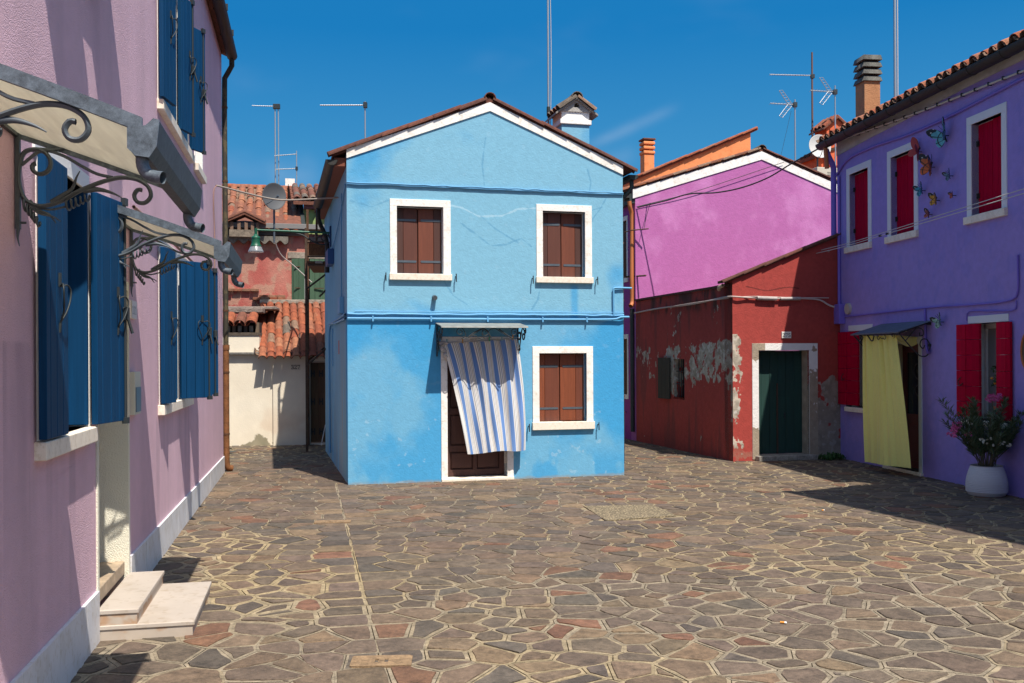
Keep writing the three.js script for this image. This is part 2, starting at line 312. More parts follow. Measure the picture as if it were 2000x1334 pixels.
// ------------------------------------------------------------------ ground and crazy paving
{
  const g = part('ground', new THREE.PlaneGeometry(600, 600).rotateX(-Math.PI / 2).translate(0, -0.03, 0), mat([0.16, 0.13, 0.09], 0.95));
  tag(g, 'bare ground reaching away under and beyond the paved square', 'ground', null, 'structure');
}
{
  const pav = thing('pavement', 'crazy paving of brown and grey stone slabs with pale mortar joints', 'pavement', V(0, 0, 0), 0, null, 'structure');
  const R = rng(7), seeds = [], S = 0.2, SX = 1.38;
  const local = (f, X, Z) => { const c = Math.cos(f.turn), s = Math.sin(f.turn), dx = X - f.pos.x, dz = Z + f.pos.z; return [c * dx + s * dz, s * dx - c * dz]; };
  const built = (X, Z, m = 0.12) => {
    const [bu, bo] = local(F.blue, X, Z), [ru, ro] = local(F.red, X, Z), [, co] = local(F.cream, X, Z);
    return (bu > m && bu < 4.22 - m && bo < -m && bo > -5.6) || (ru > m && ro < -m) || (X < -1.36 - 0.2105 * Z - m && Z < 15.37) || (X > 7.903 - 0.1158 * Z + m && Z < 17.6) || (co < -m && X < -1);
  };
  const slab = [[0.86, 11.85], [1.72, 11.92], [1.86, 11.08], [1.03, 10.78]];
  const inside = (q, X, Z) => { let s = 0; for (let i = 0; i < 4; i++) { const a = q[i], b = q[(i + 1) % 4]; s += Math.sign((b[0] - a[0]) * (Z - a[1]) - (b[1] - a[1]) * (X - a[0])); } return Math.abs(s) === 4; };
  const A = [-2.56, 14.1], B = [-0.79, 5.78], dl = Math.hypot(B[0] - A[0], B[1] - A[1]), dx = (B[0] - A[0]) / dl, dz = (B[1] - A[1]) / dl;
  const lineDist = (X, Z) => { const t = (X - A[0]) * dx + (Z - A[1]) * dz; return t > -0.2 && t < dl + 0.25 ? Math.abs((X - A[0]) * dz - (Z - A[1]) * dx) : 9; };
  for (let t = -0.1; t < dl + 0.1; t += 0.2 + 0.22 * R()) for (const s of [-1, 1]) seeds.push([A[0] + dx * t + s * dz * 0.15, A[1] + dz * t - s * dx * 0.15, 0]);
  for (let j = 0; j < 27 / S; j++) for (let i = -11 / S / SX; i < 11 / S / SX; i++) {
    const X = (i + 0.5 + (R() - 0.5) * 0.95) * S * SX, Z = 3.4 + (j + 0.5 + (R() - 0.5) * 0.95) * S;
    if (R() < 0.08 || Math.abs(X) > 0.57 * Z + 0.8 || lineDist(X, Z) < 0.31) continue;
    seeds.push([X, Z, 0.0145 * (R() - 0.3) * (R() < 0.7 ? 1 : 2.2)]);
  }
  const cell = 0.4, grid = new Map(), key = (a, b) => a * 4096 + b;
  seeds.forEach((s, k) => { const q = key(Math.floor((s[0] + 20) / cell), Math.floor(s[1] / cell)); (grid.get(q) ?? grid.set(q, []).get(q)).push(k); });
  const clip = (P, nx, nz, d) => {                                  // keep n.p <= d
    const out = [];
    for (let i = 0; i < P.length; i++) {
      const a = P[i], b = P[(i + 1) % P.length], da = a[0] * nx + a[1] * nz - d, db = b[0] * nx + b[1] * nz - d;
      if (da <= 0) out.push(a);
      if ((da < 0 && db > 0) || (da > 0 && db < 0)) { const t = da / (da - db); out.push([lerp(a[0], b[0], t), lerp(a[1], b[1], t)]); }
    }
    return out;
  };
  const joint = (X, Z) => {
    const w = fbm(X * 0.33 + 3, Z * 0.33, 3);
    let m = 0.009 + 0.016 * sstep(0.42, 0.6, w);
    if (Z < 8.2 && X > -0.7) m = Math.max(m, 0.0145 + 0.008 * w);
    if (X > -2.3 && X < 0.9 && Z > 8.4) m = Math.min(m, 0.0095);
    if (X > 1 && Z > 8.5) m = Math.max(m, 0.011 + 0.009 * w);
    if (X < -1.3 && Z < 7.6) m = Math.max(m, 0.016);
    return m;
  };
  const tri = (arr, a, b, c) => arr.push(...a, ...b, ...c);
  const mPos = [], mCol = [], stones = [];
  for (let k = 0; k < seeds.length; k++) {
    const [X, Z, line] = seeds[k]; if (X < -1.36 - 0.2105 * Z - 0.3) continue;
    if (built(X, Z, 0.25)) continue;
    let cellP = [[X - 1, Z - 1], [X + 1, Z - 1], [X + 1, Z + 1], [X - 1, Z + 1]], st = cellP;
    const ci = Math.floor((X + 20) / cell), cj = Math.floor(Z / cell), m = joint(X, Z);
    for (let a = -3; a <= 3; a++) for (let b = -3; b <= 3; b++) for (const q of grid.get(key(ci + a, cj + b)) ?? []) {
      if (q === k) continue;
      let nx = seeds[q][0] - X, nz = seeds[q][1] - Z; const L = Math.hypot(nx, nz); if (L > 1.15 || L < 1e-4) continue; nx /= L; nz /= L;
      const d = nx * X + nz * Z + L / 2 + (line - seeds[q][2]) / (2 * L), e = hash2(Math.min(k, q), Math.max(k, q));
      cellP = clip(cellP, nx, nz, d - (e > 0.35 ? 0.0032 : 0.0004));
      st = clip(st, nx, nz, d - m * (0.65 + 0.9 * e) - 0.003);
    }
    if (cellP.length < 3) continue;
    const yel = sstep(0.4, 0.66, fbm(X * 0.5 + 20, Z * 0.5, 3)), mo = mul3(mix3([0.4, 0.325, 0.225], [0.49, 0.375, 0.21], Math.max(yel, X > 1 && Z > 8 ? 0.7 : 0)), 0.86 + 0.26 * R());
    const yM = (R() - 0.5) * 0.003, n = cellP.length;
    for (let i = 1; i < n - 1; i++) tri(mPos, [cellP[0][0], yM, -cellP[0][1]], [cellP[i][0], yM, -cellP[i][1]], [cellP[i + 1][0], yM, -cellP[i + 1][1]]);
    for (let i = 0; i < n; i++) { const a = cellP[i], b = cellP[(i + 1) % n]; tri(mPos, [a[0], yM, -a[1]], [a[0], -0.02, -a[1]], [b[0], -0.02, -b[1]]); tri(mPos, [a[0], yM, -a[1]], [b[0], -0.02, -b[1]], [b[0], yM, -b[1]]); }
    while (mCol.length < mPos.length) mCol.push(...mo);
    if (st.length < 3 || inside(slab, X, Z)) continue;
    // knock the corners off, roughen the outline
    let P = [];
    for (let i = 0; i < st.length; i++) { const a = st[i], b = st[(i + 1) % st.length], L = Math.hypot(b[0] - a[0], b[1] - a[1]); if (L < 0.03) { P.push([(a[0] + b[0]) / 2, (a[1] + b[1]) / 2]); continue; } const c = Math.min(0.3, (0.004 + 0.013 * R()) / L); P.push([lerp(a[0], b[0], c), lerp(a[1], b[1], c)]); if (L > 0.16) P.push([lerp(a[0], b[0], 0.35 + 0.3 * R()), lerp(a[1], b[1], 0.5)]); P.push([lerp(b[0], a[0], c), lerp(b[1], a[1], c)]); }
    P = P.map(([x, z]) => [x + (R() - 0.5) * 0.01, z + (R() - 0.5) * 0.01]);
    const cx = P.reduce((s, p) => s + p[0], 0) / P.length, cz = P.reduce((s, p) => s + p[1], 0) / P.length;
    const yT = 0.004 + R() * 0.005, pos = [], O = P.map(([x, z]) => [x, yT - 0.004, -z]), I = P.map(([x, z]) => [lerp(x, cx, 0.025), yT, -lerp(z, cz, 0.025)]), D = P.map(([x, z]) => [x, -0.006, -z]), ctr = [cx, yT, -cz];
    for (let i = 0; i < P.length; i++) { const j = (i + 1) % P.length; tri(pos, ctr, I[i], I[j]); tri(pos, I[i], O[i], O[j]); tri(pos, I[i], O[j], I[j]); tri(pos, O[i], D[i], D[j]); tri(pos, O[i], D[j], O[j]); }
    const warm = sstep(0.45, 0.7, fbm(X * 0.3 + 8, Z * 0.3 + 2, 2)) * 0.12 + (X < -2.5 && Z > 9 ? 0.12 : 0), r = R();
    let c = r < 0.52 - warm ? [0.155, 0.117, 0.088] : r < 0.64 - warm ? [0.122, 0.1, 0.082] : r < 0.85 ? [0.19, 0.138, 0.094] : r < 0.955 - warm * 0.3 ? [0.22, 0.155, 0.098] : [0.21, 0.11, 0.068];
    c = mul3([c[0] * 0.96, c[1] * 0.92, c[2] * 0.86], 0.98 + 0.44 * R()).map((v) => v * (0.97 + 0.06 * R()));
    stones.push({ pos, c, X: cx, Z: cz });
  }
  const geo = (pos, col) => { const g = new THREE.BufferGeometry(); g.setAttribute('position', new THREE.Float32BufferAttribute(pos, 3)); g.setAttribute('color', new THREE.Float32BufferAttribute(col, 3)); g.computeVertexNormals(); return fin(g); };
  const up = (g) => { const n = g.attributes.normal, p = g.attributes.position; for (let i = 0; i < n.count; i += 3) if (n.getY(i) < -0.5) { for (const at of [p, n]) { const a = [at.getX(i + 1), at.getY(i + 1), at.getZ(i + 1)]; at.setXYZ(i + 1, at.getX(i + 2), at.getY(i + 2), at.getZ(i + 2)); at.setXYZ(i + 2, ...a); } for (let k = 0; k < 3; k++) n.setXYZ(i + k, -n.getX(i + k), -n.getY(i + k), -n.getZ(i + k)); } return g; };
  const mortarMat = mat([1, 1, 1], 0.95, { vc: true, map: rep(T.stone, 0.55, 0.55), bump: rep(T.plaster, 0.3, 0.3), bs: 0.006 });
  const stoneMats = [0.7, 0.9, 1.15].map((s) => mat([1.05, 1.05, 1.05], 0.82, { vc: true, map: rep(T.stone, s, s), bump: rep(T.plaster, s * 0.6, s * 0.6), bs: 0.005 }));
  part('mortar', up(geo(mPos, mCol)), mortarMat, pav).userData.kind = 'stuff';
  const vis = stones.filter((s) => Math.abs(s.X / s.Z) < 0.54 && s.Z > 5.2 && s.X > -1.36 - 0.21 * s.Z).sort((a, b) => a.Z - b.Z), near = new Set(vis.slice(0, 300));
  const rest = [], restC = [];
  stones.forEach((s, i) => {
    const col = []; for (let k = 0; k < s.pos.length / 3; k++) col.push(...s.c);
    if (near.has(s)) part('paving_stone', up(geo(s.pos, col)), stoneMats[i % 3], pav);
    else { for (const v of s.pos) rest.push(v); for (const v of col) restC.push(v); }
  });
  part('paving_stone', up(geo(rest, restC)), stoneMats[1], pav).userData.kind = 'stuff';
  // concrete slab with pebbles
  const peb = tex(512, 512, (u, v) => { let best = 9, id = 0; const x = u * 40, y = v * 40, xi = Math.floor(x), yi = Math.floor(y); for (let a = -1; a <= 1; a++) for (let b = -1; b <= 1; b++) { const px = mod(xi + a, 40), py = mod(yi + b, 40), ox = xi + a + hash2(px, py), oy = yi + b + hash2(px + 77, py); const d = Math.hypot(ox - x, oy - y); if (d < best) { best = d; id = hash2(px + 9, py + 31); } } const k = sstep(0.6, 0.35, best); return mix3([0.1, 0.08, 0.05], mul3([0.3, 0.235, 0.14], 0.35 + 0.9 * id), k); });
  const sl = thing('concrete_slab', 'yellowish pebbled concrete slab let into the paving of the square', 'slab', V(0, 0, 0), 0, null, 'structure');
  const pe = rep(peb, 0.9, 0.9);
  part('pebble_surface', poly(slab, -0.01, 0.013).rotateX(-Math.PI / 2), mat([1, 1, 1], 0.95, { map: pe, bump: pe, bs: 0.006 }), sl);
  // gully stones on the drain line
  const sand = mat([0.4, 0.26, 0.14], 0.9, { map: rep(T.stone, 0.5, 0.5), bump: bSt, bs: 0.004 });
  const gully = (x, z, w, d, turn, label) => {
    const o = thing('gully_stone', label, 'drain', V(x, 0, -z), turn, null, 'structure');
    const q = w * 0.08, s = d * 0.16;
    part('stone', poly([[-w / 2, -d / 2 + 0.01], [-w / 2 + 0.012, -d / 2], [w / 2 - 0.01, -d / 2], [w / 2, -d / 2 + 0.01], [w / 2, d / 2 - 0.02], [w / 2 - 0.02, d / 2], [-w / 2 + 0.01, d / 2], [-w / 2, d / 2 - 0.01]], -0.02, 0.0135, [hole(-q - 0.011, -q + 0.011, -s, s), hole(q - 0.011, q + 0.011, -s, s)]).rotateX(-Math.PI / 2), sand, o);
    part('shaft', box(-w * 0.2, w * 0.2, -0.15, -0.021, -d * 0.3, d * 0.3), M.dark, o);
  };
  gully(-0.785, 5.79, 0.36, 0.2, 0.05, 'sandy yellow gully stone with two slots at the near end of the drain line');
  gully(-2.0, 10.8, 0.4, 0.16, 0.1, 'worn pale gully stone half way along the drain line');
  const mh = thing('manhole_cover', 'small round dark cover in the paving before the cream wall', 'manhole cover', V(-5.59, 0, -19.2), 0, null, 'structure');
  part('lid', lathe([[0, 0.012], [0.13, 0.012], [0.15, 0.006], [0.15, -0.01]], 20), M.pipedark, mh);
  for (const [x, z, t, l] of [[3.61, 11.36, 0.6, 'orange scrap on the paving in the middle right of the square'], [1.8, 6.56, -0.4, 'orange scrap on a dark paving slab close to the bottom edge']]) {
    const o = thing('cigarette_butt', l, 'cigarette butt', V(x, 0.019, -z), t);
    part('filter', cyl(V(0, 0, 0), V(0.028, 0, 0), 0.007), mat([0.75, 0.3, 0.04], 0.8), o); part('paper', cyl(V(0.028, 0, 0), V(0.042, 0, 0), 0.007), M.trim, o);
  }
}
// ------------------------------------------------------------------ blue house
{
  const f = F.blue, W = 4.22, o = house('blue_house', 'bright blue two storey house with white gable edge and brown shutters', f);
  const seg = (x, y, a, b, c, d) => { const vx = c - a, vy = d - b, t = clamp(((x - a) * vx + (y - b) * vy) / (vx * vx + vy * vy)); return Math.hypot(x - a - t * vx, y - b - t * vy); };
  const crack = (x, y, P, wid) => { let m = 9; for (let i = 0; i + 1 < P.length; i++) m = Math.min(m, seg(x, y, ...P[i], ...P[i + 1])); return 1 - sstep(wid * 0.4, wid, m + 0.03 * (fbm(x * 14, y * 14, 3) - 0.5)); };
  const C1 = [[[1.53, 4.08], [1.68, 4.05], [1.95, 3.93], [2.3, 3.95], [2.55, 4.06], [2.82, 4.08]]];
  const C2 = [[[1.66, 3.83], [1.9, 3.66], [2.12, 3.5], [2.35, 3.52], [2.6, 3.62], [2.75, 3.5]], [[1.98, 3.93], [2.2, 3.75], [2.55, 3.55]], [[3.95, 4.28], [3.86, 4.12], [3.75, 3.98], [3.68, 3.84]], [[3.72, 4.08], [3.88, 4.13]], [[1.42, 2.95], [1.55, 2.75], [1.75, 2.62]], [[2.05, 5.1], [2.0, 4.7], [2.03, 4.4]], [[3.65, 4.7], [3.7, 4.5], [3.68, 4.38]], [[0.05, 4.1], [0.35, 4.02], [0.6, 4.12]], [[2.9, 2.95], [2.85, 2.7], [2.75, 2.55]]];
  const col = facade(W, 5.7, 190, (x, y) => {
    const n = fbm(x * 0.9 + 1, y * 0.8 + 4, 5), n2 = fbm(x * 2.3 + 9, y * 1.5, 4), fine = fbm(x * 22, y * 26, 3);
    let deep = sstep(0.4, 0.62, n + (0.06 - 0.28 * sstep(2.3, 2.5, y)) + 0.12 * (n2 - 0.5));
    if (y < 2.4) deep = Math.max(deep, 0.85 * sstep(0.42, 0.7, n2 + 0.24 * (1 - Math.abs(x - 1.1) / 0.9)) * (x < 1.4 ? 1 : 0.4));
    deep = Math.max(deep, 0.75 * sstep(0.62, 0.2, y) * sstep(0.5, 0.64, fbm(x * 3.1, y * 1.6 + 7, 4)), y < 2.95 && y > 2.4 ? 0.9 * sstep(0.09, 0.02, Math.abs(x - 3.42 + 0.05 * (n2 - 0.5))) * sstep(0.35, 0.55, fbm(x * 5, y * 4, 2)) : 0);
    let c = mix3([0.215, 0.455, 0.59], [0.03, 0.305, 0.6], 0.08 + 0.32 * sstep(2.7, 2.2, y) + deep * (0.72 - 0.2 * sstep(2.7, 2.2, y)));
    c = mul3(c, 0.93 + 0.14 * fine);
    for (const P of C1) c = mix3(c, [0.42, 0.62, 0.72], 0.55 * crack(x, y, P, 0.016));
    for (const P of C2) c = mix3(c, [0.1, 0.3, 0.47], 0.6 * crack(x, y, P, 0.014));
    c = mix3(c, [0.3, 0.27, 0.22], 0.55 * sstep(0.05, 0.0, y - 0.07 * (fbm(x * 7, y * 9, 4) - 0.4)));
    const sc = sstep(0.74, 0.8, fbm(x * 11 + 4, y * 11, 4)) * (y < 1 ? 0.7 : 0.2);
    return mix3(c, [0.5, 0.62, 0.68], 0.35 * sc);
  });
  const wm = mat([1, 1, 1], 0.92, { map: col, bump: bPl, bs: 0.0035 });
  const holes = [hole(0.722, 1.41, 3.066, 4.045), hole(2.93, 3.6, 3.05, 4.045), hole(2.863, 3.613, 0.85, 1.89), [[1.455, 0.03], [2.36, 0.03], [2.36, 2.05], [1.455, 2.05]]];
  part('wall', poly([[0, 0], [W, 0], [W, 4.7], [2.12, 5.6], [0, 4.77]], -0.3, 0, holes), wm, o).userData.label = 'blotchy blue front wall of the gable';
  const sideMat = mat([1, 1, 1], 0.92, { map: facade(6, 5, 110, (x, y) => { const n = fbm(x * 1.3, y * 0.5, 4), s = streak(x * 6, y * 0.6, 3); return mul3(mix3([0.19, 0.42, 0.56], [0.24, 0.35, 0.4], sstep(0.4, 0.7, s) * sstep(3, 1, y)), 0.8 + 0.4 * n); }), bump: bPl, bs: 0.004 });
  part('side_wall', [box(0, 0.3, 0, 4.75, -5.5, -0.3), box(W - 0.3, W, 0, 4.68, -5.5, -0.3)], sideMat, o);
  part('back_wall', poly([[0.3, 0], [W - 0.3, 0], [W - 0.3, 4.7], [2.12, 5.55], [0.3, 4.77]], -5.5, -5.2), sideMat, o);
  part('floor_slab', box(0.3, W - 0.3, 2.4, 2.55, -5.2, -0.3), M.dark, o);
  // white verge band and tiles
  part('verge_band', poly([[0, 4.708], [2.122, 5.507], [W, 4.642], [W, 4.775], [2.12, 5.637], [0, 4.835]], -0.05, 0.018), M.white, o);
  const roof = part('roof', [poly([[-0.19, 4.73], [2.12, 5.638], [2.12, 5.7], [-0.19, 4.79]], -5.55, 0.0), poly([[2.12, 5.638], [4.38, 4.69], [4.38, 4.75], [2.12, 5.7]], -5.55, 0.0)], vergeMat[0], o);
  vergeRow(o, V(2.08, 5.675, -0.02), V(-0.21, 4.76, -0.02), 6, 3); vergeRow(o, V(2.16, 5.675, -0.02), V(4.4, 4.72, -0.02), 6, 4);
  part('ridge_tile', tileGeo(0.09, 0.075, 0.42).translate(0, 5.7, -0.38).translate(2.12, 0, 0), vergeMat[1], o);
  tileRoof(o, V(2.12, 5.74, -0.12), V(0, 0, -1), V(-0.93, -0.366, 0).normalize(), 3, 6, 0.2, 0.4, 5, vergeMat);
  tileRoof(o, V(2.12, 5.74, -0.72), V(0, 0, 1), V(0.92, -0.39, 0).normalize(), 3, 6, 0.2, 0.4, 6, vergeMat);
  // eaves gutters and the right hand downpipe
  part('eave_board', box(-0.17, 0, 4.6, 4.72, -5.5, -0.05), mat([0.2, 0.06, 0.03], 0.8), o);
  part('gutter', [gutterGeo(V(-0.21, 4.68, 0.0), V(-0.21, 4.62, -3.9), 0.085), tube([[-0.21, 4.56, -3.75], [-0.2, 4.35, -3.78], [-0.06, 4.0, -3.85], [-0.05, 3.4, -3.86]], 0.04, 14)], M.gutter, o).userData.label = 'dark half round gutter on the left eave';
  part('gutter', [gutterGeo(V(4.42, 4.66, -0.05), V(4.42, 4.7, -5), 0.08), tube([[4.42, 4.6, -0.15], [4.42, 4.45, -0.15], [4.3, 4.33, -0.2], [4.275, 4.2, -0.22], [4.275, 3, -0.22], [4.275, 0.16, -0.22]], 0.036, 40, 8)], M.pipedark, o).userData.label = 'dark gutter and downpipe on the right corner';
  for (const y of [0.4, 1.2, 1.9, 2.7, 3.6]) part('pipe_clamp', cyl(V(4.275, y, -0.22), V(4.275, y + 0.03, -0.22), 0.042), M.rust, o);
  // chimney with its little tiled roof
  const ch = sub('chimney', o, V(3.425, 0, -0.6));
  part('stack', box(0, 0.46, 5.0, 5.53, -0.5, 0), wm, ch);
  part('collar', box(-0.03, 0.49, 5.53, 5.605, -0.53, 0.03, 0.008), M.white, ch);
  part('neck', box(0.0, 0.46, 5.605, 5.73, -0.5, 0.0), M.trim, ch);
  part('gable', poly([[-0.02, 5.73], [0.5, 5.73], [0.5, 5.77], [0.24, 5.95], [-0.02, 5.77]], -0.5, 0.02, [[[0.2, 5.8], [0.3, 5.8], [0.27, 5.87], [0.22, 5.87]]]), mat([0.5, 0.47, 0.43], 0.95, { map: mBl, bump: bPl, bs: 0.01 }), ch);
  for (const s of [-1, 1]) for (let k = 0; k < 4; k++) {
    const t = part('roof_tile', tileGeo(0.085, 0.075, 0.36), tileMats[[5, 4, 6, 5][(k + s + 1) % 4]], ch);
    const d = V(s * 0.82, -0.57, 0).normalize(), ax = V(0, 0, s), up = V().crossVectors(d, ax); if (up.y < 0) { up.negate(); ax.negate(); }
    t.matrix.makeBasis(ax, up, d).setPosition(V(0.24, 5.955, -0.5 + 0.165 * k + 0.02)); t.matrix.decompose(t.position, t.quaternion, t.scale);
  }
  part('ridge_tile', tileGeo(0.095, 0.08, 0.66).translate(0.24, 5.955, -0.58), tileMats[5], ch);
  part('soffit', [poly([[0.24, 5.95], [-0.11, 5.7], [-0.11, 5.67], [0.24, 5.92]], -0.56, 0.06), poly([[0.24, 5.95], [0.59, 5.7], [0.59, 5.67], [0.24, 5.92]], -0.56, 0.06)], mat([0.4, 0.37, 0.33], 0.95, { map: mBl }), ch);
  // windows: frame, sill, leaves
  const win = (x0, x1, y0, y1, ix0, ix1, iy0, iy1, skew) => {
    const w = sub('window', o);
    part('frame', [box(x0, x1, iy1, y1, -0.1, 0.016, 0.004), box(x0, ix0, iy0, iy1, -0.1, 0.016, 0.004), box(ix1, x1, iy0, iy1, -0.1, 0.016, 0.004)], M.white, w);
    part('sill', box(x0 - 0.012, x1 + 0.014, y0, iy0, -0.14, 0.05, 0.006), M.sill, w);
    part('reveal', [box(ix1 - 0.004, ix1 + 0.02, iy0, iy1, -0.25, -0.1), box(ix0 - 0.02, ix0 + 0.004, iy0, iy1, -0.25, -0.1), box(ix0, ix1, iy1 - 0.006, iy1 + 0.02, -0.25, -0.1)], M.trim, w);
    const mid = ix0 + (ix1 - ix0) * 0.475, h = iy1 - iy0 - 0.02;
    const L = leaf(o, 'shutter', V(ix0 + 0.006, iy0 + 0.006, -0.13), skew[0], mid - ix0 - 0.012, h, 0.03, [0.32, 0.68], skew[2] ? [M.brownWarm, M.brownA] : [M.brownC, M.brownB]);
    const r = leaf(o, 'shutter', V(mid + 0.003, iy0 + 0.006, -0.13), skew[1], ix1 - mid - 0.012, h, 0.03, [0.66, 0.34], skew[2] ? [M.brownWarm, M.brownA] : [M.brownA, M.brownC]);
    for (const [g, a, b] of [[L, 0.0, (mid - ix0) * 0.88], [r, (ix1 - mid) * 0.12, ix1 - mid - 0.02]]) for (const y of [h * 0.19, h * 0.82]) part('strap_hinge', poly([[a, y - 0.016], [b, y - 0.016], [b + (a === 0 ? 0.012 : 0), y], [b, y + 0.016], [a, y + 0.016], [a - (a === 0 ? 0 : 0.012), y]], 0.03, 0.036), M.irongrey, g);
    for (const hx of [x0 - 0.07, x1 + 0.07]) part('shutter_dog', [bar(V(hx, y0 + 0.06, 0), V(hx, y0 + 0.07, 0.07), 0.012), bar(V(hx, y0 + 0.1, 0.07), V(hx, y0 - 0.02, 0.075), 0.012)], M.iron, o);
    part('lining', box(ix0 - 0.1, ix1 + 0.1, iy0 - 0.1, iy1 + 0.1, -0.36, -0.32), M.dark, w);
  };
  win(0.62, 1.515, 2.966, 4.148, 0.72, 1.405, 3.06, 4.045, [0.03, -0.01, 0]);
  win(2.829, 3.71, 2.956, 4.145, 2.93, 3.6, 3.047, 4.045, [-0.05, 0.05, 0]);
  win(2.758, 3.718, 0.732, 1.995, 2.863, 3.613, 0.85, 1.89, [0.0, 0.01, 1]);
  // door
  const door = sub('door', o);
  part('frame', [box(1.36, 1.455, 0, 2.14, -0.28, 0.014, 0.004), box(2.36, 2.455, 0, 2.14, -0.28, 0.014, 0.004), box(1.455, 2.36, 2.04, 2.14, -0.28, 0.014, 0.004)], M.white, door);
  const dm = M.brownC; part('door_leaf', [box(1.455, 1.53, 0.06, 2.04, -0.26, -0.2), box(2.285, 2.36, 0.06, 2.04, -0.26, -0.2), box(1.88, 1.935, 0.06, 2.04, -0.26, -0.203), ...[0.06, 0.42, 0.98, 1.45, 1.95].map((y) => box(1.53, 2.285, y, y + 0.09, -0.26, -0.201)), box(1.455, 2.36, 0.06, 2.04, -0.27, -0.235)], dm, door);
  for (const [x0, x1] of [[1.545, 1.865], [1.95, 2.27]]) for (const [y0, y1] of [[0.17, 0.4], [0.53, 0.96], [1.09, 1.43], [1.56, 1.93]]) part('door_panel', box(x0, x1, y0, y1, -0.24, -0.212, 0.012), dm, door);
  part('doorstep', box(1.36, 2.46, 0, 0.045, -0.3, 0.035, 0.008), M.sill, door);
  // wires and pipes painted with the wall
  const wig = (x0, x1, y, z, n, amp, seed) => { const R = rng(seed); return Array.from({ length: n + 1 }, (_, i) => [lerp(x0, x1, i / n), y + (R() - 0.5) * amp, z]); };
  const pip = mat([0.12, 0.36, 0.6], 0.6, { bump: bPl, bs: 0.002 });
  part('wall_cable', [tube(wig(0, W, 4.34, 0.018, 24, 0.014, 1), 0.014, 96, 5), tube(wig(0, W, 4.357, 0.03, 30, 0.016, 2), 0.008, 120, 5)], pip, o);
  part('conduit', [tube([[0, 2.402, 0.03], [4.0, 2.408, 0.03], [4.1, 2.415, 0.035], [4.16, 2.44, 0.05], [4.3, 2.445, 0.03]], 0.017, 60, 8)], pip, o);
  part('wall_cable', [tube(wig(0, W, 2.468, 0.02, 26, 0.012, 3), 0.016, 100, 5), tube(wig(0.1, W, 2.508, 0.02, 20, 0.01, 4), 0.008, 90, 5)], pip, o);
  part('riser_pipe', tube([[4.05, 2.46, 0.03], [4.05, 2.84, 0.03], [4.055, 2.885, 0.03], [4.1, 2.892, 0.03], [4.35, 2.892, 0.02]], 0.015, 40, 8), pip, o);
  for (const x of [0.35, 1.2, 2.05, 2.9, 3.6]) part('pipe_clip', [box(x, x + 0.025, 2.375, 2.44, 0, 0.05, 0.004), cyl(V(x + 0.012, 2.37, 0), V(x + 0.012, 2.37, 0.06), 0.012)], pip, o);
  part('vent_stub', [cyl(V(1.266, 2.72, 0), V(1.266, 2.705, 0.09), 0.035, 0.035, 12), cyl(V(1.266, 2.705, 0.09), V(1.266, 2.7045, 0.092), 0.026, 0.026, 12)], M.irongrey, o);
  part('electric_box', box(-0.11, 0, 3.45, 3.71, -3.3, -2.7, 0.01), mat([0.01, 0.07, 0.22], 0.5), o);
  part('side_conduit', [tube([[-0.03, 2.4, 0], [-0.03, 2.41, -2], [-0.03, 2.4, -3.4], [-0.035, 2.3, -3.5], [-0.035, 0.15, -3.5]], 0.018, 60, 6), tube([[-0.03, 2.46, 0], [-0.03, 2.45, -3.6]], 0.02, 30, 6), tube([[-0.02, 4.33, 0], [-0.03, 3.9, -1.5], [-0.03, 3.7, -2.9]], 0.012, 20, 5), tube([[-0.03, 4.3, -0.6], [-0.03, 3.4, -0.7], [-0.03, 2.5, -0.7]], 0.012, 20, 5), tube([[-0.02, 2.35, -2.9], [-0.02, 1.7, -2.9]], 0.008, 4, 5)], pip, o);
  part('junction_box', box(-0.07, 0, 2.5, 2.75, -0.95, -0.55, 0.01), pip, o);
  part('paint_mark', box(-0.004, 0, 1.9, 2.12, -1.75, -1.6), mat([0.45, 0.12, 0.08], 0.9), o);
}
